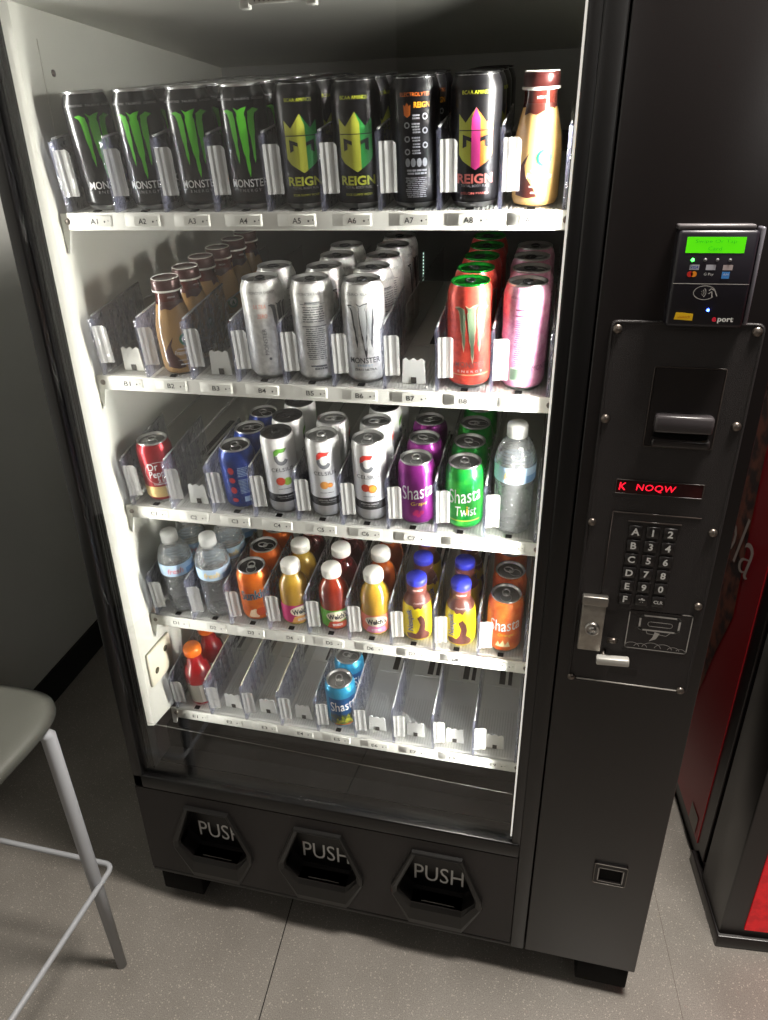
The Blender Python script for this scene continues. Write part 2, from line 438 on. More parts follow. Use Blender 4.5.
# thermometer strip at the top of the glass
mb = MB()
mb.bbox(-.037, .049, -.0425, -.0375, 1.632, 1.655, WHT, .001, 1)
mb.bbox(-.040, -.028, -.0430, -.034, 1.628, 1.655, WHT, .001, 1)
mb.bbox(.041, .053, -.0430, -.034, 1.628, 1.655, WHT, .001, 1)
for i in range(11): mb.box(-.022+i*.0058, -.0205+i*.0058, -.0428, -.0425, 1.634, 1.638, INK)
mb.box(-.0300, -.0265, -.0435, -.0430, 1.637, 1.641, mat('red_mark', (150, 30, 30)))
mb.build('thermometer', VM)

# lower panel with three push doors
def oct_outline(cx, top=.048, mid=.089, bot=.053, zt=.303, zm=.186, zb=.096, g=0.0):
    k = 1-g/.1
    pts = [(cx-top, zt), (cx-mid, zm+.012), (cx-mid, zm-.012), (cx-bot, zb), (cx+bot, zb), (cx+mid, zm-.012), (cx+mid, zm+.012), (cx+top, zt)]
    cz = .2
    return [(cx+(x-cx)*k, cz+(z-cz)*k) for x, z in pts]
def opening(cx):
    return [(cx-.040, .291), (cx-.074, .196), (cx-.074, .182), (cx-.050, .153), (cx+.050, .153), (cx+.074, .182), (cx+.074, .196), (cx+.040, .291)]
PUSHX = (-.2545, -.0185, .2175)
mb = MB()
outer = [(-.4105, .092), (.3655, .092), (.3655, .3305), (-.4105, .3305)]
mb.prism(outer, .040, BLKT, Matrix.Translation((0, YD+.001, 0)), holes=[opening(c) for c in PUSHX])
mb.build('lower_panel', VM)
PUSHTXT = text2d('PUSH', .099, .043, bold=0)
for cx in PUSHX:
    mb = MB()
    # raised surround ring
    oo = oct_outline(cx); ii = [(x, z) for x, z in opening(cx)]
    n = 8; vs = []
    for k, (yy, t) in enumerate(((YD+.001, 0), (YD-.006, .06), (YD-.008, .3), (YD-.004, .8), (YD+.002, 1.0), (YD+.030, 1.0))):
        for a, b in zip(oo, ii): vs.append((a[0]*(1-t)+b[0]*t, yy, a[1]*(1-t)+b[1]*t))
    fs = [(k*n+i, k*n+(i+1) % n, (k+1)*n+(i+1) % n, (k+1)*n+i) for k in range(5) for i in range(n)]
    mb.add(vs, fs, mat('black_door_surround', (24, 23, 22), .38))
    o = mb.build('push_door_surround', VM)
    mb = MB(); mb.box(cx-.085, cx+.085, -.018, -.0135, .10, .322, mat('black_gloss_flap', (14, 13, 13), .3))
    flat(mb, PUSHTXT, PRINTW, -.0184, cx-.001, .193)
    mb.box(cx-.03, cx+.035, -.0520, -.0515, .1535, .1555, mat('flap_edge_strip', (120, 118, 112), .4))
    mb.build('push_door', VM)
# feet
for x in (-.345, .545):
    mb = MB(); mb.bbox(x-.050, x+.046, -.054, .03, .022, .081, BLKD, .004)
    mb.lathe([(.0001, 0), (.022, 0), (.024, .006), (.022, .012), (.008, .014), (.008, .05), (.0001, .05)], BLKD, 20, mtx=Matrix.Translation((x, -.01, 0)))
    mb.build('leveling_foot', VM)
for x in (-.345, .545):
    mb = MB(); mb.lathe([(.0001, 0), (.022, 0), (.024, .006), (.022, .012), (.008, .014), (.008, .082), (.0001, .082)], BLKD, 20, mtx=Matrix.Translation((x, .72, 0))); mb.build('leveling_foot', VM)

# service panel
SP = MB()
SP.prism(rrect(.4125, .583, .7515, 1.291, .006), .0030, BLKT, Matrix.Translation((0, YD-.0030, 0)))
spo = None
def frame2(mb, x0, x1, z0, z1, r, y, m, rad):
    mb.tube([(a, y, b) for a, b in rrect(x0, x1, z0, z1, rad)], r, m, 6, closed=True)
EDGE = mat('worn_black_edge', (70, 62, 58), .3)
YP = YD-.0030
frame2(SP, .414, .5815, .753, 1.2895, .0022, YP+.001, BLKT, .007)
SP.tube([(.425, YP-.001, .756), (.572, YP-.001, .756)], .0012, mat('bright_panel_edge', (150, 146, 140), .3), 6)
spo = SP.build('service_panel', VM)
for x, z in ((.420, 1.281), (.575, 1.282), (.419, 1.168), (.574, 1.167), (.419, 1.021), (.573, 1.020), (.574, .905), (.417, .757), (.574, .757)):
    mb = MB(); mb.lathe([(.0058, 0), (.0056, .002), (.004, .0038), (.0001, .0046)], STEELD, 16, mtx=Matrix.Translation((x, YP+.0002, z)) @ Matrix.Rotation(PI/2, 4, 'X'))
    mb.build('screw', spo)
# bill acceptor
mb = MB()
BA = mat('bill_acceptor_plastic', (38, 34, 34), .32)
frame2(mb, .4695, .551, 1.135, 1.237, .0009, YP-.0003, EDGE, .002)
mb.box(.471, .5495, YP-.0015, YP, 1.137, 1.2355, BA)
mb.bbox(.4765, .5455, YP-.018, YP-.001, 1.1585, 1.181, mat('bill_slot_lip', (66, 62, 64), .25), .004)
mb.bbox(.4765, .5455, YP-.015, YP-.001, 1.139, 1.150, BA, .003)
mb.box(.4790, .5430, YP-.006, YP-.001, 1.150, 1.1585, BLKD)
mb.build('bill_acceptor', VM)
# red display
mb = MB()
mb.box(.4435, .5505, YP-.0006, YP+.001, 1.0675, 1.086, mat('red_display_window', (52, 14, 16), .15))
frame2(mb, .4435, .5515, 1.067, 1.0865, .0006, YP-.0006, EDGE, .001)
LR = mat('red_led_characters', (255, 20, 30), emit=(255, 20, 45), estr=2.2)
flat(mb, text2d('K', .0085, .0105, shear=.1), LR, YP-.0009, .4515, 1.0772); flat(mb, text2d('NOQW', .049, .0105, shear=.1, spacing=1.1), LR, YP-.0009, .4935, 1.0765)
mb.build('message_display', VM)
# keypad
mb = MB()
mb.prism(rrect(.4445, .5565, .885, 1.0395, .003), .0012, BLKT, Matrix.Translation((0, YP-.0012, 0)))
mb.tube([(.445, YP-.0013, 1.0395), (.556, YP-.0013, 1.0395)], .0009, EDGE, 6)
mb.tube([(.4445, YP-.0013, 1.0395), (.4445, YP-.0013, .885)], .0006, EDGE, 6)
mb.tube([(.4655, YP-.0013, 1.0275), (.533, YP-.0013, 1.0275)], .0012, EDGE, 6)
KEYM = mat('black_key', (30, 27, 27), .35)
KP = mb.build('keypad', VM)
rows = ['A12', 'B34', 'C56', 'D78', 'E90', 'F*#']
for ri, rw in enumerate(rows):
    for ci, ch in enumerate(rw):
        x = .4765+ci*.0222; z = 1.0135-ri*.0214
        if ch == '#': ch = 'CLR'
        mb = MB(); mb.bbox(x-.0086, x+.0086, YP-.004, YP-.001, z-.0087, z+.0087, KEYM, .0012, 1)
        if ch == 'CLR': art = text2d('CLR', .0125, .0052, bold=.02)
        elif ch == '*': art = text2d('*', .0090, .0090, bold=.03)
        else: art = text2d(ch, None, .0105, bold=.028)
        flat(mb, art, PRINTW, YP-.0043, x, z)
        mb.build('key', KP)
# card picture plate
mb = MB()
SIL = mat('silver_print', (185, 182, 178), .5)
def outline(mb, pts, t, m, y, closed=True):
    n = len(pts); rng = range(n if closed else n-1)
    for i in rng:
        a = Vector(pts[i]); b = Vector(pts[(i+1) % n]); d = (b-a)
        if d.length < 1e-6: continue
        nn = Vector((-d.y, d.x)).normalized()*t/2; e = d.normalized()*t*.3; a = a-e; b = b+e
        mb.add([(a.x-nn.x, y, a.y-nn.y), (b.x-nn.x, y, b.y-nn.y), (b.x+nn.x, y, b.y+nn.y), (a.x+nn.x, y, a.y+nn.y)], [(0, 1, 2, 3)], m)
mb.box(.486, .571, YP-.0008, YP, .823, .889, BLKT)
y = YP-.0012
outline(mb, rrect(.4865, .5705, .8235, .8885, .003), .0014, SIL, y)
outline(mb, rrect(.502, .555, .857, .881, .004), .0026, SIL, y)
outline(mb, rrect(.513, .546, .864, .8715, .0035), .001, SIL, y)
mb.add([(a, y, b) for a, b in [(.524, .855), (.531, .853), (.527, .843), (.518, .838), (.522, .845)]], [(0, 1, 2, 3, 4)], SIL)
outline(mb, [(.512, .857), (.514, .851), (.524, .850)], .0008, SIL, y, False); outline(mb, [(.546, .857), (.540, .850), (.531, .851)], .0008, SIL, y, False)
for cx, r in ((.496, .010), (.508, .009), (.523, .013), (.539, .012), (.553, .008), (.563, .006)):
    pts = [(cx+r*math.cos(math.radians(a)), .826+r*.75*math.sin(math.radians(a))) for a in range(10, 171, 16)]
    outline(mb, pts, .0008, SIL, y, False)
mb.build('coin_card_picture', VM)
# lock
mb = MB()
mb.bbox(.4195, .4525, YP-.010, YP, .8150, .906, mat('worn_silver_lock', (165, 160, 152), .35, metal=.8, noise=.15, nscale=120), .002)
mb.bbox(.4185, .4545, YP-.0115, YP, .893, .908, mat('lock_cap_silver', (150, 146, 140), .35, metal=.8), .002)
mb.lathe([(.0105, 0), (.0105, .004), (.008, .005), (.007, .003), (.0045, .003), (.0045, .005), (.0001, .005)], CHR, 20, mtx=Matrix.Translation((.437, YP-.010, .855)) @ Matrix.Rotation(PI/2, 4, 'X'))
mb.build('lock_housing', VM)
mb = MB()
mt = Matrix.Translation((.471, YP-.014, .8055)) @ Matrix.Rotation(math.radians(-3), 4, 'Y')
mb.bbox(-.023, .023, -.006, .006, -.006, .006, mat('pale_lever', (196, 194, 188), .35, metal=.3), .002, mtx=mt)
mb.tube([(.462, YP-.004, .834), (.472, YP-.010, .838)], .0042, STEELD, 10)
mb.tube([(.458, YP, .812), (.458, YP-.010, .806)], .004, STEELD, 8)
mb.build('lock_lever', VM)
mb = MB(); mb.box(.470, .510, YP-.0004, YP, .773, .785, mat('black_name_plate', (30, 27, 26), .5)); mb.build('blank_plate', VM)
# coin return
mb = MB()
mb.prism(rrect(.4965, .553, .312, .362, .003), .003, BLK, Matrix.Translation((0, YD-.003, 0)), holes=[rrect(.5065, .5440, .3215, .3505, .002)])
frame2(mb, .4975, .552, .313, .361, .0008, YD-.003, mat('worn_metal_edge', (110, 104, 96), .4), .003)
outline(mb, rrect(.5045, .546, .3195, .3525, .001), .0016, SIL, YD-.0033)
mb.box(.506, .5445, YD-.0006, YD-.0002, .321, .351, BLKD)
mb.build('coin_return', VM)

# card reader
CR = MB()
RB = mat('reader_black_plastic', (32, 29, 36), .35)
CR.bbox(.470, .5525, -.082, YD+.0004, 1.289, 1.393, RB, .004)
CR.bbox(.5535, .5585, -.078, YD+.0004, 1.292, 1.396, mat('reader_grey_edge', (110, 108, 116), .3), .002)
CR.bbox(.469, .548, -.079, YD, 1.393, 1.3985, mat('reader_top_edge', (92, 88, 90), .35), .0015)
outline(CR, [(.472, 1.337), (.5505, 1.337)], .0007, SIL, -.0823, False)
cro = CR.build('card_reader', VM)
mb = MB(); y = -.0824
mb.box(.4795, .5395, y, -.081, 1.3695, 1.386, mat('green_lcd', (90, 235, 20), .3, emit=(95, 240, 15), estr=.42))
dk = mat('lcd_characters', (50, 170, 30), .4, emit=(50, 190, 20), estr=.35)
flat(mb, text2d('Swipe Or Tap', .042, .0045), dk, y-.0003, .5095, 1.3812); flat(mb, text2d('Card', .014, .0042), dk, y-.0003, .5095, 1.3742)
mb.build('reader_screen', cro)
for i, x in enumerate((.4885, .5015, .514, .527)):
    m = mat('green_indicator', (40, 255, 60), emit=(60, 255, 70), estr=9) if i == 0 else mat('grey_indicator', (110, 108, 110), .3)
    mb = MB(); mb.lathe([(.0019, 0), (.0017, .0008), (.0001, .0012)], m, 12, mtx=Matrix.Translation((x, y, 1.3622)) @ Matrix.Rotation(PI/2, 4, 'X')); mb.build('indicator_light', cro)
mb = MB(); mb.lathe([(.0016, 0), (.0014, .0006), (.0001, .001)], mat('blue_indicator', (60, 90, 255), emit=(50, 80, 255), estr=26), 12, mtx=Matrix.Translation((.5135, y, 1.3085)) @ Matrix.Rotation(PI/2, 4, 'X')); mb.build('blue_indicator_light', cro)
mb = MB()
for x, m in ((.4915, (180, 180, 190)), (.5085, (185, 185, 195)), (.526, (190, 175, 175))):
    c = mat('payment_badge_%d' % int(x*1e4), m, .5); flat(mb, rect2d(-.005, .005, -.0028, .0028), c, y, x, 1.3545)
BL = mat('badge_blue_ink', (40, 60, 150), .5)
flat(mb, text2d('VISA', .0085, .003, shear=.2, bold=.02), BL, y-.0003, .4915, 1.3545)
for dx, c in ((-.002, (200, 40, 30)), (.002, (235, 140, 30))): flat(mb, disc2d(dx, 0, .0032, 16), mat('badge_disc_%d' % int(dx*1e4), c, .5), y-.0002-abs(dx)*.01, .490, 1.3472)
flat(mb, text2d('G Pay', .010, .0036), PRINTW, y-.0003, .5075, 1.3470)
flat(mb, rect2d(-.004, .004, -.0037, .0037), mat('badge_square_blue', (70, 140, 215), .5), y-.0002, .525, 1.3465)
flat(mb, text2d('AM', .0055, .002), PRINTW, y-.0004, .525, 1.3472)
# contactless symbol
outline(mb, [(.5065+.0115*math.cos(math.radians(a)), 1.3275+.0075*math.sin(math.radians(a))) for a in range(20, 340, 16)], .0007, SIL, y-.0003, False)
for k, r in enumerate((.002, .004, .006)):
    outline(mb, [(.502+r*math.cos(math.radians(a)), 1.3275+r*math.sin(math.radians(a))) for a in range(-45, 46, 15)], .0009, SIL, y-.0003, False)
outline(mb, [(.511, 1.330), (.513, 1.332), (.517, 1.330), (.520, 1.324)], .001, SIL, y-.0003, False); outline(mb, [(.511, 1.3265), (.514, 1.329), (.515, 1.323)], .001, SIL, y-.0003, False)
mb.prism([(.4785, 1.2975), (.4985, 1.2965), (.4985, 1.3040), (.480, 1.3055)], .0004, mat('yellow_sticker', (225, 180, 20), .5), Matrix.Translation((0, y-.0003, 0)))
flat(mb, text2d('usatech', .013, .0032), mat('orange_ink', (170, 80, 10), .5), y-.0006, .4890, 1.3008)
flat(mb, text2d('e', .0046, .0050, bold=.03), mat('red_ink', (220, 40, 60), .5, emit=(200, 30, 60), estr=.1), y-.0004, .5215, 1.2985)
flat(mb, text2d('port', .0165, .0070, bold=.03), PRINTW, y-.0004, .5335, 1.2978)
mb.build('reader_face_print', cro)

# ------------------------------------------------------------------ shelves
PITCH = .0762; S = .1443
SZ = [1.40, 1.1617, .9281, .6926, .4536]
def shelf_origin(k): return Vector((0, -.0452*(SZ[k]-1.40), SZ[k]))
def shelf_mtx(k): return Matrix.Translation(shelf_origin(k)) @ Matrix.Rotation(S, 4, 'X')
COLN = 'ABCDE'
# which lanes are filled and how deep
EMPTY = ('B1', 'B3', 'B7', 'C2', 'E2', 'E3', 'E4', 'E6', 'E7', 'E8', 'E9')
def build_shelf(k):
    o = shelf_origin(k)
    sh = empty('shelf', o, VM)
    R = Matrix.Rotation(S, 4, 'X')
    mb = MB()
    mb.box(-.3475, .3475, .004, .56, .002, .0105, TRAYM, R)
    mb.box(-.3475, .3475, -.0005, .006, -.010, .0098, TRAYM)
    G = mat('tray_slot_dark', (22, 21, 21), .6)
    for i in range(9):
        cx = (i-4)*PITCH
        for j in range(13):
            x = cx-.0306+j*.0051
            mb.box(x-.0009, x+.0009, .006, .115, .0105, .0115, WHT, R)
        for (a, b) in ((-.006, .006), (.012, .020)):
            mb.box(cx+a, cx+b, .185, .34, .0105, .0109, G, R)
        mb.box(cx-.031, cx+.031, .178, .184, .0105, .0125, TRAYM, R)
    mb.build('shelf_tray', sh)
    # front rail
    mb = MB()
    mb.bbox(-.3495, .3495, -.0055, -.0006, -.0120, .0112, WHT, .0012, 2)
    for i in range(9):
        cx = (i-4)*PITCH
        mb.bbox(cx-.027, cx+.027, -.0062, -.0050, -.0068, .0085, WHT, .0005, 1)
    for sx in (-1, 1):
        mb.prism([(sx*.3495, -.012), (sx*.3495, .010), (sx*.3610, .010), (sx*.3610, -.030), (sx*.357, -.045)], .004, WHT, Matrix.Translation((0, -.003, 0)))
        mb.lathe([(.0045, 0), (.004, .0012), (.0001, .0015)], STEELD, 12, mtx=Matrix.Translation((sx*.349, -.0055, 0)) @ Matrix.Rotation(PI/2, 4, 'X'))
    mb.build('front_rail', sh)
    for i in range(9):
        cx = (i-4)*PITCH
        mb = MB()
        mb.box(cx-.012, cx+.025, -.0067, -.0061, -.0056, .0066, mat('price_tag_white', (214, 214, 206), .7, spec=.2))
        flat(mb, text2d('%s%d' % (COLN[k], i+1), .0120, .0072, bold=.01), INK, -.0069, cx, 0)
        flat(mb, disc2d(.0165, -.0005, .0014, 8), INK, -.0069, cx, 0); flat(mb, disc2d(.0225, .0008, .0010, 4), INK, -.0069, cx, 0)
        mb.build('lane_number_tag', sh)
        if COLN[k]+str(i+1) not in EMPTY: mb = MB(); mb.box(cx-.005, cx+.005, .0035, .0120, .0116, .0130, BLKD, R); mb.build('lane_sensor', sh)
    # dividers
    YEL = clear('yellowed_plastic_edge', (250, 245, 225), .8, .2, milky=.75, milk=(236, 232, 208))
    for i in range(10):
        x = (i-4.5)*PITCH
        if i == 0: x = -.3445
        if i == 9: x = .3450
        mb = MB(); t = .0013
        prof = [(.001, .012), (.0, .100), (.006, .106), (.150, .115), (.155, .012)]
        vs = [(x+sx*t, a, b) for sx in (-1, 1) for a, b in prof]; n = 5
        fs = [tuple(range(n)), tuple(range(n, 2*n))]+[(a, (a+1) % n, n+(a+1) % n, n+a) for a in range(n)]
        mb.add([R @ Vector(v) for v in vs], fs, DIV)
        # moulded ribs on the panel
        for yy in (.055, .075, .095, .115): mb.box(x-.0022, x+.0022, yy, yy+.003, .035, .098, DIV, R)
        # thicker front post
        mb.box(x-.0024, x+.0024, -.0035, .004, .012, .102, DIV, R)
        # pale top edge
        e0 = R @ Vector((x, .004, .105)); e1 = R @ Vector((x, .150, .1155))
        mb.tube([e0, e1], .0016, YEL if k == 4 and i in (1, 2, 3) else FLAP, 6)
        # frosted spring flap that holds the front drink
        if i < 9:
            n2 = 6; vs = []; w0 = x+.0022
            for j in range(n2+1):
                q = j/n2; xx = w0+.0205*q; yy = -.0028+.0045*math.sin(q*PI*.5)+.0006*math.sin(q*14)
                for dy in (0, .0012):
                    for zz in (.033, .092-(.004 if q > .9 else 0)): vs.append(R @ Vector((xx, yy+dy-.002, zz)))
            fs = []
            for j in range(n2):
                a = 4*j; b = 4*(j+1)
                fs += [(a, b, b+1, a+1), (a+2, a+3, b+3, b+2), (a+1, b+1, b+3, a+3), (a, a+2, b+2, b)]
            fs += [(0, 1, 3, 2), (4*n2, 4*n2+2, 4*n2+3, 4*n2+1)]
            mb.add(vs, fs, FLAP)
        mb.build('lane_divider', sh)
        mb = MB(); mb.box(x-.0007, x+.0007, .1565, .545, .012, .085, RAILM, R)
        mb.tube([R @ Vector((x, .157, .085)), R @ Vector((x, .545, .085))], .0014, FLAP, 6)
        mb.build('lane_wall', sh)
    return sh, R
def pusher(sh, R, i):
    mb = MB(); cx = (i-4)*PITCH
    PW = mat('pusher_white', (214, 214, 206), .45)
    pts = [(-.0175, 0), (.0175, 0), (.0155, .034)]
    tx = [.0155, .0125, .0105, .007, .005, .001, -.001, -.005, -.007, -.0105, -.0125, -.0155]
    pts += [(x, .0385 if (j % 4) in (1, 2) else .036) for j, x in enumerate(tx)] + [(-.0155, .034)]
    mt = R @ Matrix.Translation((cx, .022, .0118))
    mb.prism(pts, .003, PW, mt)
    mb.box(-.013, .013, .003, .03, 0, .004, PW, mt)
    mb.box(-.004, .004, -.0012, 0, .0005, .010, mat('pusher_slot', (60, 56, 50), .5), mt)
    mb.build('product_pusher', sh)
SH = [build_shelf(k) for k in range(5)]

# ------------------------------------------------------------------ drinks
def can_prof(h, r, neck, body, silver=None):
    s = silver or ALU
    return [(.0001, .003, s), (r*.62, .0035, s), (r*.70, 0, s), (r*.76, .0005, s), (r*.93, .007, s), (r, .013, body), (r, h*.5, body), (r, h-(r-neck)*2.2-.006, body), (r*.985, h-(r-neck)*2.0-.004, body), ((r+neck)/2, h-(r-neck)*.9-.003, body), (neck, h-.003, body), (neck, h-.002, s)]
def lid_parts(root, h, neck, rimm, panelm, tabm):
    mb = MB(); mb.lathe([(neck-.0006, h-.0035), (neck+.0009, h-.0015), (neck+.0008, h-.0002), (neck-.0004, h), (neck-.0016, h-.0004), (neck-.0026, h-.0040), (neck-.0042, h-.0043), (neck-.0050, h-.0033), (.0001, h-.0031)], rimm, 28)
    mb.m = [mb.mi(rimm)]*len(mb.m)
    if panelm is not rimm:
        i = mb.mi(panelm); k = 28
        for f in range(5*k, len(mb.f)): mb.m[f] = i
    # score line of the opening
    pts = [(math.cos(a)*neck*.36, -neck*.38+math.sin(a)*neck*.42, h-.0029) for a in [2*PI*j/16 for j in range(16)]]
    mb.tube(pts, .0005, rimm, 5, closed=True)
    o = mb.build('can_lid', root)
    mb = MB()
    zt = h-.0018
    mb.tube([(math.cos(a)*.0062, .003+math.sin(a)*.0085, zt) for a in [2*PI*j/18 for j in range(18)]], .0013, tabm, 6, closed=True)
    mb.lathe([(.0001, 0), (.0026, 0), (.0026, .0012), (.0001, .0014)], tabm, 10, mtx=Matrix.Translation((0, -.0005, h-.0029)))
    mb.add([(-.0055, -.007, zt), (.0055, -.007, zt), (.006, .001, zt), (-.006, .001, zt)], [(0, 1, 2, 3)], tabm)
    mb.build('pull_tab', o)
    return o
PAN = mat('can_lid_panel', (150, 150, 150), .35, metal=1)
DPAN = mat('dark_lid_panel', (60, 60, 62), .35, metal=1)

# claw artwork: three ragged vertical strokes
def claw():
    s = []
    def stroke(cx, top, bot, w, lean):
        random.seed(int(cx*1000)+5); L = []; Rr = []; n = 9
        for j in range(n+1):
            q = j/n; z = top+(bot-top)*q; ww = w*(1-q)**.6*(.75+.5*random.random())+.0001; xc = cx+lean*q
            L.append((xc-ww, z)); Rr.append((xc+ww, z))
        return L+Rr[::-1]
    a = stroke(-.0085, .0, -.040, .0028, .002)
    b = stroke(.0, .0, -.052, .0036, .002)
    c = stroke(.0085, .0, -.040, .0028, -.0005)
    s = [[(x, z-.004) for x, z in q] for q in (a, b, c)]
    cap1 = [(-.0145, -.0005), (-.012, .002), (-.008, .0005), (-.0045, .004), (.0, .001), (.004, .0035), (.008, .0006), (.012, .003), (.0145, .001), (.0115, -.003), (.008, -.002), (.0035, -.004), (0, -.003), (-.004, -.005), (-.008, -.003), (-.0115, -.004)]
    gaps = []
    return s, cap1
def claw_art(scale=1.0):
    s, cap = claw()
    polys = s+[[(-.0165, .001), (-.0115, .0022), (-.0065, -.0002), (-.0062, -.006), (-.0112, -.006), (-.0125, -.0015)], [(-.0058, .0036), (-.002, .0012), (.0015, .0030), (.0060, .0040), (.0035, -.001), (.003, -.006), (-.003, -.006), (-.0035, -.0005)], [(.0062, -.0002), (.0115, .0030), (.0170, .0010), (.0125, -.0015), (.0112, -.006), (.0062, -.006)]]
    vs, fs = poly2d(*polys)
    return [(x*scale*1.22, z*scale*1.12) for x, z in vs], fs
def crest(mb, rf, zc, c1, c2, c3):
    """crowned helmet crest in three colours"""
    SX, SZ_ = 1.5, 1.14
    left = [(0, -.033), (-.011, -.024), (-.0145, -.018), (-.0145, .014), (-.0145, .020), (-.0085, .012), (0, .026)]
    eyeL = [(-.0035, -.002), (-.0108, .001), (-.0108, -.012), (-.0075, -.010), (-.0075, -.004), (-.0035, -.006)]
    left = [(x*SX, z*SZ_) for x, z in left]; eyeL = [(x*SX, z*SZ_) for x, z in eyeL]
    art = poly2d(left); art2 = ([(-x, z) for x, z in art[0]], art[1])
    decal(mb, ([(x, z+zc) for x, z in art[0]], art[1]), c1, rf, .00025); decal(mb, ([(x, z+zc) for x, z in art2[0]], art2[1]), c3, rf, .00025)
    mid = poly2d([(x*SX, z*SZ_) for x, z in [(0, .026), (-.0036, .015), (-.0036, -.030), (0, -.033), (.0036, -.030), (.0036, .015)]])
    decal(mb, ([(x, z+zc) for x, z in mid[0]], mid[1]), c2, rf, .00045)
    D = mat('crest_dark', (22, 22, 24), .35)
    for sx in (-1, 1):
        e = poly2d([(x*sx, z) for x, z in eyeL]); decal(mb, ([(x, z+zc) for x, z in e[0]], e[1]), D, rf, .0006)
    line = rect2d(-.0210, .0210, .0050, .0060); decal(mb, ([(x, z+zc) for x, z in line[0]], line[1]), D, rf, .0006)
def profile_r(prof):
    pts = [(p[1], p[0]) for p in prof]
    def f(z):
        best = pts[-1][1]
        for a, b in zip(pts[:-1], pts[1:]):
            if a[0] <= z <= b[0] and b[0] > a[0]: return a[1]+(b[1]-a[1])*(z-a[0])/(b[0]-a[0])
        return best
    return f
H16, R16, N16 = .147, .0310, .0258
def big_can(body, art, rim=ALU, panel=PAN, tabm=ALU, kind='energy_drink_can'):
    root = empty(kind); mb = MB(); pr = can_prof(H16, R16, N16, body); mb.lathe(pr, body, 36)
    art(mb, profile_r([p for p in pr if p[1] > .012])); mb.fixn = False; mb.build('can_body', root); lid_parts(root, H16, N16, rim, panel, tabm); return root
def std_can(body, art, panel=PAN, tabm=ALU, base=None):
    root = empty('soda_can'); mb = MB(); pr = can_prof(.1135, .0298, .0245, body, None); mb.lathe(pr, body, 36)
    if base: base(mb)
    art(mb, profile_r([p for p in pr if p[1] > .012])); mb.fixn = False; mb.build('can_body', root); lid_parts(root, .1135, .0245, ALU, panel, tabm); return root
def slim_can(body, art, rim=ALU, panel=PAN, tabm=ALU):
    root = empty('energy_drink_can'); mb = MB(); h, r, nk = .143, .0272, .0245
    sil = mat('silver_can_base', (190, 190, 190), .3, metal=.6); bnd = mat('black_label_band', (28, 28, 28), .4)
    pr = [(.0001, .003, sil), (r*.7, .0035, sil), (r*.78, 0, sil), (r*.94, .006, sil), (r, .011, sil), (r, .024, sil), (r, .0241, bnd), (r, .0395, bnd), (r, .0396, body), (r, .09, body), (r, h-.011, body), (r*.97, h-.007, body), (nk, h-.003, body), (nk, h-.002, ALU)]
    mb.lathe(pr, body, 36); art(mb, profile_r([p for p in pr if p[1] > .0105])); mb.fixn = False; mb.build('can_body', root); lid_parts(root, h, nk, rim, panel, tabm); return root
T = lambda a, dz, dx=0, rot=0: xf(a, dx, dz, rot)

GRN = mat('claw_green', (95, 205, 45), .35)
GRYP = mat('grey_print', (150, 150, 150), .4)
def art_black(mb, rf):
    decal(mb, T(claw_art(1.2), .1165), GRN, rf)
    decal(mb, T(text2d('MONSTER', .052, .0098, bold=.012), .0335), PRINTW, rf)
    decal(mb, T(text2d('ENERGY', .030, .0038, spacing=1.4), .0245), GRYP, rf)
    decal(mb, T(text2d('L-CARNITINE  TAURINE  GINSENG', .075, .0028), .1305), GRYP, rf)
def art_ultra(mb, rf):
    sil = mat('claw_silver_dark', (70, 72, 74), .3, metal=.6); sil2 = mat('claw_silver_light', (185, 188, 188), .3, metal=.4)
    decal(mb, T(claw_art(1.2), .1155), sil, rf); decal(mb, T(claw_art(1.0), .1145), sil2, rf, .0005)
    decal(mb, T(text2d('MONSTER', .046, .0085, bold=.01), .0375), mat('dark_letter', (40, 42, 46), .4), rf)
    decal(mb, T(text2d('ENERGY', .022, .0030, spacing=1.3), .0300), mat('pale_blue_letter', (90, 150, 190), .4), rf)
    decal(mb, T(text2d('ZERO ULTRA', .034, .0034, bold=.02), .0235), mat('dark_letter', (40, 42, 46), .4), rf)
    decal(mb, T(text2d('ZERO SUGAR', .044, .0034), .1325), mat('grey_letter', (80, 82, 86), .4), rf, .0004)
def art_ultra_back(mb, rf):
    d = mat('fine_print_grey', (96, 98, 100), .5)
    decal(mb, lines2d(-.017, .017, [.112-.0034*j for j in range(7)], .0016), d, rf)
    decal(mb, rect2d(-.018, .018, .1165, .1175), d, rf); decal(mb, rect2d(-.018, .018, .0845, .0860), d, rf)
    decal(mb, lines2d(-.015, .015, [.081-.0030*j for j in range(16)], .0013), d, rf)
    decal(mb, T(text2d('MONSTER ENERGY', .040, .0034), .1315), d, rf, .0004)
    decal(mb, lines2d(-.006, .014, [.020, .024], .003), d, rf)
    for z in (.118, .0245): decal(mb, rect2d(-.011, .011, z, z+.0025), d, rf)
def art_ultra_side(mb, rf):
    o = mat('pale_orange_print', (214, 130, 105), .5); d = mat('fine_print_grey', (96, 98, 100), .5)
    decal(mb, T(text2d('ULTRA', .018, .006, shear=.2), .112, -.006), o, rf); decal(mb, T(text2d('ZERO', .015, .006, shear=.2), .098, -.004), o, rf)
    decal(mb, T(claw_art(.9), .112, .024), d, rf); decal(mb, T(text2d('MONSTER', .040, .006), .060, -.004, PI/2), d, rf)
    decal(mb, disc2d(.0, .034, .0022), d, rf)
    decal(mb, T(text2d('MONSTER ENERGY', .040, .0034), .1315), d, rf, .0004)
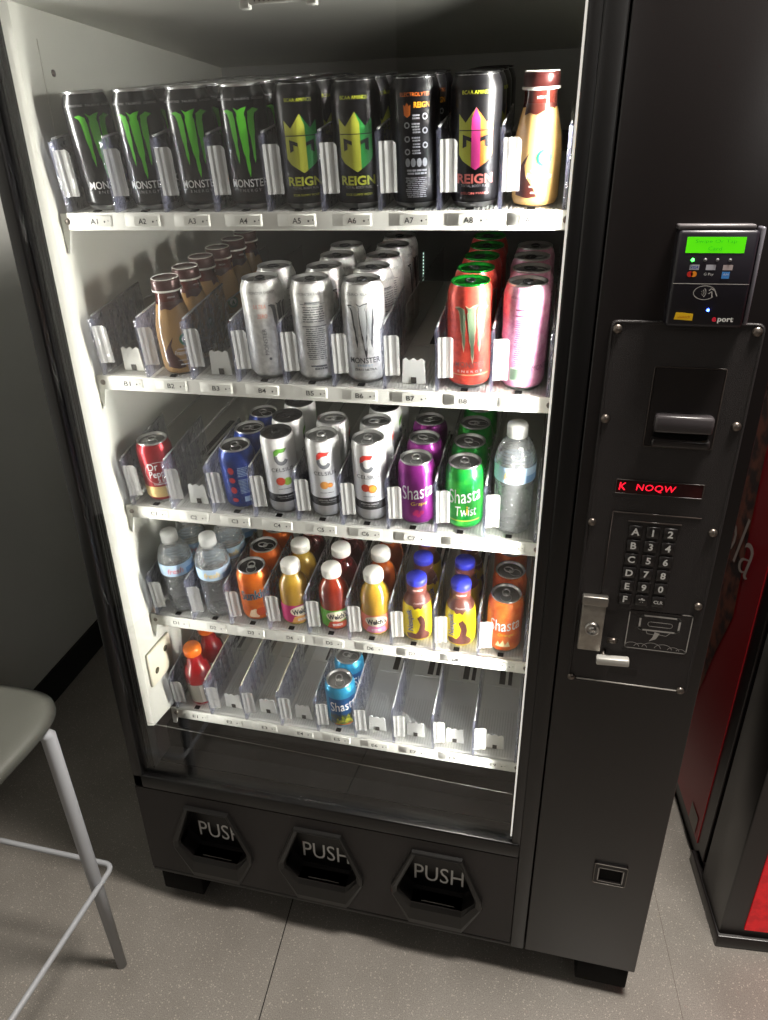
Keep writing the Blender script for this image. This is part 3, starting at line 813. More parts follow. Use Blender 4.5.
def art_red(mb, rf):
    g = mat('claw_sage', (130, 150, 120), .3, metal=.4)
    decal(mb, T(claw_art(1.22), .116), mat('claw_cream', (222, 196, 165), .4), rf); decal(mb, T(claw_art(1.10), .115), g, rf, .0005)
    decal(mb, T(text2d('MONSTER', .044, .0080, bold=.01), .0375), mat('pink_grey_letter', (150, 90, 84), .4), rf)
    decal(mb, T(text2d('ENERGY', .036, .0032, spacing=1.6), .0275), PRINTW, rf)
    decal(mb, rect2d(-.030, .030, .0215, .0232), mat('tan_line', (214, 150, 110), .4), rf)
def art_pink(mb, rf):
    d = mat('plum_fine_print', (120, 60, 90), .5)
    for z in (.115, .107): decal(mb, rect2d(-.010, .010, z, z+.002), d, rf)
    decal(mb, lines2d(-.010, .012, [.101-.0030*j for j in range(22)], .0013), mat('pink_fine_print', (150, 80, 118), .5), rf)
    bar = [rect2d(-.013+j*.0016, -.0122+j*.0016, .018, .034) for j in range(9)]
    decal(mb, rect2d(-.0145, .0, .0165, .0355), mat('pale_barcode_ground', (190, 205, 185), .5), rf, .0003)
    for b in bar: decal(mb, b, mat('barcode_green', (60, 90, 70), .5), rf, .0005)
    decal(mb, T(text2d('MONSTER', .040, .0075), .035, .036), d, rf)
    decal(mb, T(text2d('MONSTER ENERGY', .036, .0032), .1315), d, rf, .0004)
def art_reign(c1, c2, c3, word, sub):
    def f(mb, rf):
        crest(mb, rf, .082, c1, c2, c3)
        decal(mb, T(text2d('REIGN', .047, .0112, bold=.03), .0345), word, rf)
        decal(mb, T(text2d('TOTAL BODY FUEL', .036, .0030, bold=.01), .0265), GRYP, rf)
        decal(mb, T(text2d(sub, .036, .0028), .0180), word, rf)
        decal(mb, T(text2d('BCAA AMINOS', .034, .0040), .1270), mat('lime_letters', (205, 215, 60), .4), rf, .0012)
    return f
def art_reign_back(mb, rf):
    o = mat('orange_letters', (225, 120, 45), .4); w = mat('silver_grey_print', (160, 162, 166), .4)
    decal(mb, T(text2d('ELECTROLYTES', .036, .0040), .1275), o, rf, .0012)
    decal(mb, T(text2d('REIGN', .020, .0062, bold=.02), .1165, .0085), mat('amber_letters', (240, 165, 40), .4), rf)
    art = poly2d([(0, -.009), (-.004, -.006), (-.0045, .005), (-.0025, .003), (0, .007), (.0025, .003), (.0045, .005), (.004, -.006)])
    decal(mb, T(art, .112, -.010), o, rf)
    for j, z in enumerate((.104, .095, .089, .080, .073, .066)):
        x = .012 if j % 2 == 0 else -.0105
        decal(mb, ring2d(x, z, .0020, .0036, n=16), w, rf)
        decal(mb, lines2d(-.004 if x > 0 else -.005, .006 if x > 0 else .006, [z-.0025, z+.0005], .0018), w, rf)
    for x in (-.0105, -.0035, .0040, .0112): decal(mb, disc2d(x, .054, .0031, sz=1.6), w, rf)
    decal(mb, lines2d(-.013, .014, [.0440, .0405], .0022), w, rf)
    outl = [.036-.0022*j for j in range(11)]
    decal(mb, lines2d(-.014, .014, outl, .0010), w, rf)

BK = mat('gloss_black_can', (7, 7, 8), .24, spec=.4)
BK2 = mat('matte_black_can', (17, 16, 18), .34, metal=.2)
UW = mat('silver_white_can', (208, 208, 204), .36, metal=.25, noise=.2, nscale=140)
RD = mat('watermelon_can', (226, 84, 66), .34, metal=.25, rgb2=(205, 70, 58), nscale=120)
PK = mat('pink_can', (226, 168, 194), .34, metal=.25, rgb2=(214, 140, 175), nscale=110)
GRIM = mat('green_lid_rim', (35, 190, 60), .25, metal=.9); GPAN = mat('green_lid_panel', (20, 150, 45), .3, metal=.9)
lime, grn2, gold = mat('crest_lime', (196, 200, 70), .4), mat('crest_green', (50, 160, 70), .4), mat('word_yellow', (200, 205, 70), .4)
pinkc, orangec, salmon = mat('crest_pink', (232, 70, 150), .4), mat('crest_orange', (235, 130, 50), .4), mat('word_salmon', (225, 120, 110), .4)

PROTO = {}
PROTO['mon'] = big_can(BK, art_black, tabm=mat('green_tab_black', (30, 30, 30), .3))
PROTO['reign'] = big_can(BK2, art_reign(lime, lime, grn2, gold, 'SOUR GUMMY WORM'), rim=mat('black_rim', (26, 26, 26), .3, metal=.6), panel=DPAN)
PROTO['reignback'] = big_can(BK2, art_reign_back, rim=MATS['black_rim'], panel=DPAN)
PROTO['reignpink'] = big_can(BK2, art_reign(lime, pinkc, orangec, salmon, 'MELON MANIA'), rim=MATS['black_rim'], panel=DPAN)
PROTO['ultra'] = big_can(UW, art_ultra, tabm=mat('dark_tab', (35, 35, 38), .35))
PROTO['ultraback'] = big_can(UW, art_ultra_back, tabm=MATS['dark_tab'])
PROTO['ultraside'] = big_can(UW, art_ultra_side, tabm=MATS['dark_tab'])
PROTO['red'] = big_can(RD, art_red, rim=GRIM, panel=GPAN, tabm=mat('dark_tab', (35, 35, 38), .35))
PROTO['pink'] = big_can(PK, art_pink, tabm=mat('dark_tab', (35, 35, 38), .35))

def art_celsius(cr, fruit):
    def f(mb, rf):
        g = mat('celsius_grey', (110, 112, 116), .4); d = mat('dark_letter', (40, 42, 46), .4)
        decal(mb, ring2d(0, .108, .0062, .0118, 165, 335, 18, 1.25), g, rf)
        decal(mb, poly2d([(-.0118, .110), (-.011, .119), (-.006, .1235), (.011, .1235), (.006, .1165), (-.003, .1160), (-.0065, .112)]), cr, rf, .0004)
        decal(mb, T(text2d('CELSIUS', .038, .0066), .0850), d, rf)
        for (x, z, r, c) in fruit:
            decal(mb, disc2d(x, z, r), c, rf, .0004); decal(mb, disc2d(x+.0006, z, r*.72), mat('fruit_flesh_'+c.name, tuple(min(255, int(v*1.15)) for v in (225, 150, 60)), .5) if 'orange' in c.name else c, rf, .0006)
        decal(mb, lines2d(-.012, .012, [.0485], .0012), g, rf)
        decal(mb, T(text2d('ESSENTIAL ENERGY', .030, .0028), .0345), PRINTW, rf)
        decal(mb, lines2d(-.013, .013, [.0300], .0010), GRYP, rf)
    return f
CW = mat('white_slim_can', (220, 220, 218), .34, metal=.1)
redc = mat('accent_red', (205, 55, 45), .45); grc = mat('accent_green', (90, 150, 50), .45)
limef = mat('fruit_lime', (150, 190, 50), .5); redf = mat('fruit_red', (215, 75, 50), .5); orf = mat('fruit_orange', (225, 125, 45), .5); pef = mat('fruit_peach', (232, 160, 80), .5)
BLKL = mat('black_lid_cover', (16, 16, 17), .5)
PROTO['celkiwi'] = slim_can(CW, art_celsius(grc, [(-.006, .0640, .0075, redf), (.006, .0625, .0072, limef)]), rim=BLKL, panel=BLKL, tabm=BLKL)
PROTO['celpeach'] = slim_can(CW, art_celsius(redc, [(-.003, .0635, .0070, pef), (.0065, .063, .0045, orf)]))
PROTO['celorange'] = slim_can(CW, art_celsius(redc, [(-.005, .0650, .0070, redf), (.006, .0635, .0076, orf)]))

PUR = mat('purple_can', (130, 36, 122), .3, metal=.55); GRC = mat('green_can', (22, 160, 62), .3, metal=.5, rgb2=(60, 175, 60), nscale=60)
ORC = mat('orange_can', (232, 122, 52), .32, metal=.35, rgb2=(222, 96, 40), nscale=50); TEAL = mat('teal_can', (42, 140, 178), .3, metal=.55)
yel = mat('yellow_letters', (235, 200, 60), .45); ORC2 = mat('sunkist_orange', (232, 116, 26), .3, metal=.4, rgb2=(214, 92, 18), nscale=40)
def art_shasta(word, wc, extra=None):
    def f(mb, rf):
        if extra: extra(mb, rf)
        decal(mb, T(text2d('Shasta', .054, .0250, shear=.25), .066, 0, .15), PRINTW, rf, .0004)
        if word: decal(mb, T(text2d(word, .026 if word != 'Twist' else .034, .0085 if word != 'Twist' else .018, shear=.15), .0440 if word != 'Twist' else .038, .003, .05), wc, rf, .0004)
    return f
def ex_grape(mb, rf):
    for x, z in ((-.004, .026), (.002, .023), (-.001, .030), (.007, .028)): decal(mb, disc2d(x, z, .0036), mat('grape_red', (170, 30, 90), .4), rf)
def ex_twist(mb, rf):
    decal(mb, rect2d(-.028, .028, .0190, .0215), mat('lime_band', (150, 190, 60), .4), rf)
    decal(mb, T(text2d('i', .0024, .016, bold=.02), .040, .0045), yel, rf, .0007)
def ex_orange(mb, rf):
    decal(mb, poly2d([(-.014, .018), (-.009, .030), (-.006, .022), (-.001, .033), (.003, .022), (.008, .031), (.012, .018)]), mat('cream_splash', (240, 220, 170), .5), rf)
def ex_teal(mb, rf):
    decal(mb, rect2d(-.0290, .0290, .0130, .0430), mat('navy_print', (28, 62, 96), .4, rgb2=(60, 70, 30), nscale=120), rf)
    decal(mb, poly2d([(-.018, .014), (-.014, .034), (-.009, .025), (-.003, .042), (.003, .028), (.009, .044), (.013, .030), (.019, .014)]), mat('olive_yellow_print', (176, 176, 40), .45, rgb2=(70, 90, 30), nscale=150), rf, .0004)
    decal(mb, rect2d(-.024, .024, .0125, .0165), mat('rust_print', (170, 84, 40), .45), rf, .0006)
    decal(mb, rect2d(-.0290, .0290, .0430, .086), mat('deep_blue_print', (26, 80, 130), .3, metal=.4), rf, .0002)
def art_sunkist(mb, rf):
    nav = mat('navy_letters', (22, 36, 74), .45)
    decal(mb, T(text2d('Sunkist', .057, .0210, shear=.2, bold=.03), .066, 0, .15), mat('pale_letter_edge', (120, 190, 200), .5), rf, .0003)
    decal(mb, T(text2d('Sunkist', .056, .0195, shear=.2), .066, 0, .15), nav, rf, .0006)
    decal(mb, poly2d([(-.018, .014), (-.012, .030), (-.002, .034), (.004, .024), (.002, .013)]), mat('pale_orange_splash', (238, 205, 170), .5), rf)
    decal(mb, disc2d(.008, .026, .010), mat('deep_orange', (215, 75, 20), .45), rf, .0004)
def art_drp(mb, rf):
    w = PRINTW; tan = mat('tan_can_base', (206, 178, 120), .35, metal=.5)
    decal(mb, rect2d(-.0935, .0935, .0130, .0340), tan, rf, .0002)
    decal(mb, ring2d(0, .060, .0246, .0253, sz=.85, n=40), w, rf)
    decal(mb, T(text2d('Dr', .018, .013, shear=.1), .0730, -.009, .1), w, rf, .0004)
    decal(mb, T(text2d('Pepper', .040, .0170, shear=.15), .0575, .002, .1), w, rf, .0004)
    decal(mb, T(text2d('23', .010, .006), .0450, 0), w, rf, .0004); decal(mb, T(text2d('& CREAM SODA', .026, .0035), .0390, 0), w, rf, .0004)
def art_blue(mb, rf):
    r = mat('red_patch', (190, 44, 56), .4)
    for z, h in ((.078, .010), (.060, .008), (.041, .010), (.022, .006)): decal(mb, T(disc2d(-.018, 0, .0055, sz=h/.0085), z), r, rf)
    fp = mat('pale_fine_print', (150, 175, 205), .5)
    decal(mb, lines2d(-.008, .012, [.082-.0030*j for j in range(6)], .0014), fp, rf)
    decal(mb, lines2d(-.008, .012, [.060-.0028*j for j in range(10)], .0012), fp, rf)
    decal(mb, rect2d(-.002, .010, .018, .028), fp, rf)
BLU = mat('blue_can', (26, 58, 140), .3, metal=.5, rgb2=(20, 44, 110), nscale=50); MAR = mat('maroon_can', (150, 24, 34), .28, metal=.6)
PROTO['grape'] = std_can(PUR, art_shasta('Grape', yel, ex_grape)); PROTO['twist'] = std_can(GRC, art_shasta('Twist', PRINTW, ex_twist))
PROTO['sorange'] = std_can(ORC, art_shasta('Orange', yel, ex_orange)); PROTO['teal'] = std_can(TEAL, art_shasta('', yel, ex_teal))
PROTO['sunkist'] = std_can(ORC2, art_sunkist, panel=DPAN); PROTO['drp'] = std_can(MAR, art_drp); PROTO['blue'] = std_can(BLU, art_blue, panel=DPAN, tabm=PAN)

# --- coffee bottle
def coffee_bottle(body):
    root = empty('coffee_bottle'); mb = MB(); h = .144
    drink = mat(body[0], body[1], .12, coat=.5); dk = mat('cocoa_swirl', (66, 28, 22), .3)
    gl = mat('glass_neck_brown', (84, 36, 30), .1, coat=.6)
    pr = [(.0001, .002, drink), (.022, .001, drink), (.0275, .003, drink), (.0295, .010, drink), (.0300, .030, drink), (.0298, .062, drink), (.0280, .078, drink), (.0232, .098, drink), (.0205, .108, drink), (.0195, .112, gl), (.0190, .122, gl), (.0200, .126, gl)]
    mb.lathe(pr, drink, 36); rf = profile_r(pr)
    decal(mb, poly2d([(-.030, .014), (-.030, .038), (-.020, .052), (-.012, .062), (-.018, .048), (-.016, .036), (-.006, .024), (-.001, .013), (-.012, .011)]), dk, rf)
    decal(mb, poly2d([(-.022, .100), (-.014, .103), (-.006, .1005), (.004, .105), (.012, .108), (.018, .106), (.020, .1125), (-.020, .1125)]), dk, rf, .0003)
    gd = mat('roundel_green', (20, 110, 72), .4)
    decal(mb, ring2d(.006, .056, .0062, .0098), gd, rf, .0005); decal(mb, disc2d(.006, .056, .0062), PRINTW, rf, .0005)
    decal(mb, poly2d([(.003, .0525), (.0045, .0575), (.006, .0605), (.0075, .0575), (.009, .0525), (.0075, .0505), (.006, .0545), (.0045, .0505)]), gd, rf, .0008)
    decal(mb, T(text2d('STARBUCKS', .016, .0022), .0420, -.002), PRINTW, rf, .0005)
    decal(mb, T(text2d('Frappuccino', .031, .0085, shear=.3), .0355, .001), PRINTW, rf, .0005)
    decal(mb, T(text2d('CHILLED COFFEE DRINK', .022, .0020), .0245, 0), PRINTW, rf, .0005); decal(mb, lines2d(-.010, .010, [.0165], .002), PRINTW, rf, .0005)
    decal(mb, T(text2d('MOCHA', .011, .0026), .1185, 0), PRINTW, rf, .0004)
    mb.fixn = False; mb.build('bottle_body', root)
    mb = MB(); cm = mat('brown_metal_cap', (62, 26, 24), .3, metal=.3); wl = mat('cap_white_band', (225, 222, 214), .4)
    mb.lathe([(.0195, .1255, wl), (.0222, .126, wl), (.0224, .129, wl), (.0212, .1292, cm), (.0212, .140, cm), (.0205, .1432, cm), (.0190, .144, cm), (.0180, .1432, cm), (.0001, .1430, cm)], cm, 32)
    mb.tube([(math.cos(a)*.0195, math.sin(a)*.0195, .1440) for a in [2*PI*j/24 for j in range(24)]], .0008, wl, 5, closed=True)
    mb.build('bottle_cap', root); return root
PROTO['coffee'] = coffee_bottle(('coffee_drink', (206, 166, 102))); PROTO['mocha'] = coffee_bottle(('mocha_drink', (172, 136, 88)))

# --- water bottle
WB = clear('water_bottle_pet', (251, 252, 252), 2.4, .06, milky=.22, milk=(236, 240, 240), bump=.9, bscale=95, ior=1.4, glass=.22)
def water_bottle(h, ink):
    root = empty('water_bottle'); mb = MB(); r = .0308
    pr = [(.0001, .004), (.014, .005), (.022, .0), (.027, .002), (.0295, .010)]
    z = .014
    while z < h*.46: pr += [(.0298, z), (.0282, z+.004), (.0298, z+.008)]; z += .0105
    z0 = h*.52; z1 = h*.665
    pr += [(r, z0-.004), (r, z0), (r, z1), (r*.995, z1+.004), (r*.95, z1+.010), (r*.86, z1+.019), (r*.70, z1+.030), (r*.48, z1+.041), (.0128, h-.022), (.0122, h-.016)]
    mb.lathe(pr, WB, 36)
    for q in range(5):
        zz = z1+.006+.005*q; mb.tube([(math.cos(a)*(profile_r(pr)(zz)+.0003), math.sin(a)*(profile_r(pr)(zz)+.0003), zz) for a in [2*PI*j/24 for j in range(24)]], .0004, WB, 4, closed=True)
    mb.build('bottle_body', root)
    mb = MB(); mb.lathe([(.0140, h-.0205), (.0152, h-.020), (.0152, h-.004), (.0140, h-.0008), (.0001, h)], clear('frosted_cap', (235, 235, 235), .8, .3, milky=.8, milk=(232, 233, 230)), 26); mb.build('bottle_cap', root)
    mb = MB(); lab = mat('pale_blue_label', (176, 202, 226), .45); mb.lathe([(r+.0004, z0, lab), (r+.0005, z1, lab)], lab, 40)
    lab2 = mat('mid_blue_label', (120, 160, 205), .45)
    decal(mb, rect2d(.016, .046, z0+.001, z0+.013), lab2, r+.0004, .0003)
    decal(mb, T(text2d('fresh', .030, .0125, shear=.25, bold=.05), (z0+z1)/2, -.004, .05), PRINTW, r+.0004, .0004)
    decal(mb, T(text2d('fresh', .029, .0115, shear=.25, bold=.005), (z0+z1)/2, -.004, .05), ink, r+.0004, .0007)
    mb.fixn = False; mb.build('bottle_label', root); return root
PROTO['waterpink'] = water_bottle(.172, mat('rose_ink', (196, 96, 130), .5)); PROTO['watergold'] = water_bottle(.172, mat('gold_ink', (222, 190, 90), .5))
PROTO['watertall'] = water_bottle(.182, mat('gold_ink2', (214, 186, 110), .5))

# --- juice bottle
def juice_bottle(liq, liq2, lab, lab2, capm=None, h=.132, r=.0270, word="Welch's", kind='juice_bottle'):
    root = empty(kind); mb = MB()
    m = mat(liq[0], liq[1], .12, coat=.7, rgb2=liq2, nscale=18)
    pr = [(.0001, .002), (.018, .0), (.024, .002), (r, .008), (r, .040), (r, .066), (r*.99, .076), (r*.95, .084), (r*.87, .092), (r*.74, .099), (r*.60, .104), (.0150, h-.022), (.0140, h-.017)]
    b = m.node_tree.nodes['Principled BSDF']; b.inputs['Transmission Weight'].default_value = .25
    mb.lathe(pr, m, 36); mb.build('bottle_body', root)
    cm = capm or mat('white_cap', (226, 224, 216), .45)
    mb = MB(); mb.lathe([(.0155, h-.0185), (.0172, h-.018), (.0172, h-.003), (.0160, h-.0006), (.0001, h)], cm, 26)
    for k in range(30):
        a = 2*PI*k/30; mb.box(.0168, .0177, -.0006, .0006, h-.0165, h-.004, cm, Matrix.Rotation(a, 4, 'Z'))
    mb.build('bottle_cap', root)
    if lab:
        mb = MB(); lm = mat(lab[0], lab[1], .4); l2 = mat(lab2[0], lab2[1], .4)
        z0, z1 = .010, .050
        mb.lathe([(r+.0004, z0, lm), (r+.0005, z1, lm)], lm, 40)
        decal(mb, disc2d(.003, .036, .0215, sz=.55), mat('cream_label_oval', (236, 226, 196), .45), r+.0004, .0003)
        decal(mb, T(text2d(word, .036, .0125, bold=.03), .036, .003, .06), mat('near_black_letters', (24, 30, 44), .5), r+.0004, .0006)
        decal(mb, poly2d([(-.018, .0105), (-.012, .024), (-.002, .026), (.008, .023), (.018, .024), (.022, .0105)]), l2, r+.0004, .0004)
        decal(mb, lines2d(-.008, .012, [.0175, .0145], .0018), PRINTW, r+.0004, .0007)
        mb.fixn = False; mb.build('bottle_label', root)
    return root
PROTO['welpink'] = juice_bottle(('amber_juice', (216, 176, 66)), (200, 152, 46), ('magenta_label', (200, 40, 110)), ('peach_print', (236, 170, 90)))
PROTO['welgreen'] = juice_bottle(('red_juice', (178, 62, 32)), (150, 44, 26), ('green_label', (90, 160, 40)), ('apple_red_print', (190, 70, 40)))
PROTO['welrose'] = juice_bottle(('golden_juice', (222, 182, 66)), (210, 160, 50), ('coral_label', (226, 120, 90)), ('pink_print', (232, 130, 170)))
PROTO['weldark'] = juice_bottle(('dark_red_juice', (110, 24, 26)), (80, 16, 20), ('green_label', (90, 160, 40)), ('apple_red_print', (190, 70, 40)))
PROTO['weldeep'] = juice_bottle(('orange_juice_drink', (196, 92, 24)), (170, 70, 18), ('coral_label', (226, 120, 90)), ('pink_print', (232, 130, 170)))
def sports():
    root = juice_bottle(('red_sports_drink', (176, 18, 28)), (150, 10, 20), None, None, mat('orange_cap', (240, 120, 24), .4), h=.146, r=.0285, kind='sports_drink_bottle')
    mb = MB(); lm = mat('grey_sleeve_label', (122, 118, 108), .45); r = .0285
    mb.lathe([(r+.0004, .012, lm), (r+.0005, .062, lm)], lm, 40)
    decal(mb, rect2d(-.004, .002, .014, .060), mat('pale_label_stripe', (170, 165, 152), .5), r+.0004, .0003)
    mb.fixn = False; mb.build('bottle_label', root); return root
PROTO['sports'] = sports()
def choc():
    root = empty('chocolate_milk_bottle'); mb = MB(); h = .130
    Y = mat('yellow_sleeve', (240, 214, 30), .35); B = mat('cocoa_sleeve', (104, 58, 50), .35)
    pr = [(.0001, .002, Y), (.019, .0, Y), (.0245, .003, Y), (.0270, .010, Y), (.0275, .035, Y), (.0262, .058, Y), (.0258, .068, Y), (.0240, .080, Y), (.0190, .090, B), (.0158, .097, B), (.0154, .101, B), (.0172, .103, B), (.0172, .118, B)]
    mb.lathe(pr, Y, 36); rf = profile_r(pr)
    decal(mb, poly2d([(-.0240, .094), (-.020, .084), (-.012, .082), (-.007, .074), (-.001, .078), (.004, .074), (.010, .083), (.018, .080), (.026, .088), (.026, .094)]), B, rf, .0004)
    decal(mb, poly2d([(-.020, .008), (-.024, .018), (-.014, .022), (-.006, .020), (-.001, .028), (.002, .042), (-.003, .056), (.004, .062), (.010, .052), (.012, .040), (.010, .028), (.018, .020), (.022, .012), (.016, .006)]), B, rf, .0004)
    Bl = mat('blue_letters', (30, 44, 130), .4)
    decal(mb, T(text2d('Nesquik', .046, .0145, bold=.03), .050, -.0150, PI/2*1.04), PRINTW, rf, .0005)
    decal(mb, T(text2d('Nesquik', .0455, .0130), .050, -.0150, PI/2*1.04), Bl, rf, .0008)
    decal(mb, T(text2d('chocolate', .016, .0030), .0855, 0), PRINTW, rf, .0008); decal(mb, lines2d(-.010, .012, [.1085], .0028), mat('pale_pink_print', (214, 170, 160), .5), rf, .0004)
    mb.fixn = False; mb.build('bottle_sleeve', root)
    mb = MB(); cm = mat('blue_cap', (44, 50, 176), .4); mb.lathe([(.0170, .1175), (.0175, .118), (.0175, .1275), (.0167, .1295), (.0001, .130)], cm, 26); mb.build('bottle_cap', root); return root
PROTO['choc'] = choc()

# ------------------------------------------------------------------ stocking the lanes
ORD = ['front', 'second', 'third', 'fourth', 'fifth', 'sixth', 'seventh', 'eighth']
SHN = ['top', 'second', 'third', 'fourth', 'lowest']
INFO = {
 'mon': ('black can with green claw mark', 'can', 'black energy drink cans with green claw marks'),
 'reign': ('black can with lime and green helmet crest', 'can', 'black cans with lime green crests'),
 'reignback': ('black can turned to its grey icon and fine print side', 'can', 'black cans with orange lettering'),
 'reignpink': ('black can with pink, lime and orange helmet crest', 'can', 'black cans with pink crests'),
 'coffee': ('coffee bottle with green roundel and brown cap', 'bottle', 'bottled coffee drinks'),
 'mocha': ('brown coffee bottle with white-ringed dark cap', 'bottle', 'bottled coffee drinks'),
 'ultra': ('silver-white tall can with grey claw mark', 'can', 'silver-white tall cans'),
 'ultraback': ('silver-white tall can with fine print turned forward', 'can', 'silver-white tall cans'),
 'ultraside': ('silver-white tall can with small orange lettering', 'can', 'silver-white tall cans'),
 'red': ('coral red tall can with bright green lid', 'can', 'coral red cans with green lids'),
 'pink': ('pale pink tall can with fine print', 'can', 'pale pink tall cans'),
 'drp': ('maroon and tan soda can', 'can', None), 'blue': ('blue soda can with red patches', 'can', 'blue soda cans'),
 'celkiwi': ('white slim can with black lid and green accent', 'can', 'white slim cans'),
 'celpeach': ('white slim can with red accent and small peach picture', 'can', 'white slim cans'),
 'celorange': ('white slim can with red accent and orange slice', 'can', 'white slim cans'),
 'grape': ('purple soda can with white script', 'can', 'purple soda cans'), 'twist': ('green soda can with white script', 'can', 'green soda cans'),
 'watertall': ('clear water bottle with blue and gold label', 'bottle', None),
 'waterpink': ('clear water bottle with rose-lettered blue label', 'bottle', 'clear water bottles'), 'watergold': ('clear water bottle with gold-lettered blue label', 'bottle', 'clear water bottles'),
 'sunkist': ('orange soda can with navy lettering', 'can', 'orange soda cans with navy lettering'),
 'welpink': ('yellow juice bottle with magenta label', 'bottle', 'white-capped juice bottles'), 'welgreen': ('red juice bottle with green label', 'bottle', 'white-capped juice bottles'),
 'weldark': ('dark red juice bottle with white cap', 'bottle', 'white-capped juice bottles'), 'weldeep': ('deep orange juice bottle with white cap', 'bottle', 'white-capped juice bottles'),
 'welrose': ('golden juice bottle with coral and pink label', 'bottle', 'white-capped juice bottles'),
 'choc': ('yellow chocolate milk bottle with blue cap', 'bottle', 'yellow chocolate milk bottles'),
 'sorange': ('orange soda can with white script', 'can', 'orange soda cans with white script'),
 'sports': ('red sports drink bottle with orange cap', 'bottle', 'red sports drink bottles'),
 'teal': ('teal blue soda can with white script', 'can', 'teal blue soda cans'),
}
USED = set()
def place(kind, k, i, j, y, delta=0, dx=0):
    p = PROTO[kind]
    o = p if kind not in USED else dup(p)
    USED.add(kind)
    x = (i-4)*PITCH+.002+dx
    sm = shelf_mtx(k)
    w = sm @ Vector((x, y, .0117))
    a = math.atan2(CAM.x-w.x, w.y-CAM.y)+delta
    o.matrix_world = sm @ Matrix.Translation((x, y, .0117)) @ Matrix.Rotation(a, 4, 'Z')
    lab, cat, grp = INFO[kind]
    pos = ORD[j]+' in lane '+COLN[k]+str(i+1) if j else 'front of lane '+COLN[k]+str(i+1)
    tag(o, '%s, %s' % (lab, pos), cat, grp)
def lane(code, kinds, step, deltas=(0,), y0=.0395):
    k = COLN.index(code[0]); i = int(code[1])-1
    for j, kd in enumerate(kinds):
        d = deltas[j % len(deltas)]
        place(kd, k, i, j, y0+j*step, math.radians(d), (((j*37+i*11) % 7)-3)*.0006 if j else 0)
    return
D16, D12, DS = .0664, .0640, .0590
lane('A1', ['mon'], D16, (8,))
lane('A2', ['mon']*7, D16, (-14, 30, 100, 0)); lane('A3', ['mon']*7, D16, (-4, 40, 200, 10)); lane('A4', ['mon']*6, D16, (-8, 60, 150))
lane('A5', ['reign']*4, D16, (0, 50, 120)); lane('A6', ['reign']*3, D16, (-4, 60, 140)); lane('A7', ['reignback']*3, D16, (0, 20, 90)); lane('A8', ['reignpink']*4, D16, (0, 90, 170))
lane('A9', ['coffee'], D16, (6,))
lane('B2', ['mocha']*6, .0625, (12, 40, 90))
lane('B4', ['ultraside', 'ultraback'], D16, (0, 60)); lane('B5', ['ultraback', 'ultra', 'ultraback', 'ultraside'], D16, (0, 60, 20, 100)); lane('B6', ['ultra', 'ultraback', 'ultraback', 'ultra', 'ultraside'], D16, (-4, 40, 10, 90, 10))
lane('B8', ['red']*5, D16, (4, 50, 120)); lane('B9', ['pink']*4, D16, (-6, 60, 130))
lane('C1', ['drp'], D12, (-2,)); lane('C3', ['blue']*3, D12, (6, 90, 30))
lane('C4', ['celkiwi']*3, DS, (6, 80, 100)); lane('C5', ['celpeach']*2, DS, (0, 90)); lane('C6', ['celorange', 'celpeach', 'celkiwi', 'celorange'], DS, (-8, 90, 80, 0))
lane('C7', ['grape']*3, .068, (0, 50, 120)); lane('C8', ['twist']*4, .066, (0, 40, 90, 0)); lane('C9', ['watertall'], D12, (4,))
lane('D1', ['waterpink']*2, .066, (0, 20)); lane('D2', ['watergold']*3, .066, (-4, 10, -20)); lane('D3', ['sunkist']*3, D12, (-6, 60, 10))
lane('D4', ['welpink', 'welpink', 'weldark'], .0600, (14, 60)); lane('D5', ['welgreen', 'weldark', 'weldark'], .0600, (0, 60)); lane('D6', ['welrose', 'weldeep', 'weldeep'], .0600, (-6, 70))
lane('D7', ['choc']*3, .0580, (6, 70, 120)); lane('D8', ['choc']*3, .0580, (0, -60, 60)); lane('D9', ['sorange']*3, D12, (0, 60, 20))
lane('E1', ['sports']*2, D12, (0, 30)); lane('E5', ['teal']*2, D12, (4, 60))
for kd in list(PROTO):
    if kd not in USED:
        for c in PROTO[kd].children_recursive: bpy.data.objects.remove(c)
        bpy.data.objects.remove(PROTO[kd])
for code in EMPTY:
    sh, R = SH[COLN.index(code[0])]; pusher(sh, R, int(code[1])-1)

# ------------------------------------------------------------------ red drinks machine on the right
CM = empty('drinks_machine', (.785, .097, 0)); CM.rotation_euler = (0, 0, math.radians(5.5))
tag(CM, 'red and black drinks machine standing behind the right edge of the glass-front machine', 'vending machine')
CB = mat('coke_black', (30, 26, 26), .3); CR1 = mat('coke_red_side', (165, 18, 30), .35)
CR2 = mat('bottle_photo_print', (140, 74, 52), .4, rgb2=(50, 24, 22), nscale=26)
mb = MB()
mb.box(.004, .95, .150, .86, .055, 1.83, CB)
mb.box(.010, .94, .03, .84, 0, .055, CB)
mb.build('cabinet', CM)
mb = MB()
mb.box(.002, .004, .195, .86, .060, 1.83, CR1)
def sidepatch(mb, x, y0, y1, z0, z1, m): mb.add([(x, y0, z0), (x, y1, z0), (x, y1, z1), (x, y0, z1)], [(0, 1, 2, 3)], m)
sp = [(.285, .62), (.305, .83), (.32, 1.10), (.34, 1.83), (.86, 1.83), (.86, .24), (.44, .24), (.37, .36), (.33, .50)]
t = tessellate_polygon([[Vector((a, b, 0)) for a, b in sp]])
mb.add([(.0012, a, b) for a, b in sp], [list(f) for f in t], CR2)
sidepatch(mb, .0005, .215, .265, .065, .115, mat('pale_sticker', (150, 140, 132), .5))
a2 = text2d('Coca-Cola', .65, .115, shear=.3, bold=-.01)
mb.add([(.0002, .585-x, z+.775) for x, z in a2[0] if True], a2[1], mat('pale_script', (205, 190, 180), .5))
mb.build('printed_side_panel', CM)
mb = MB()
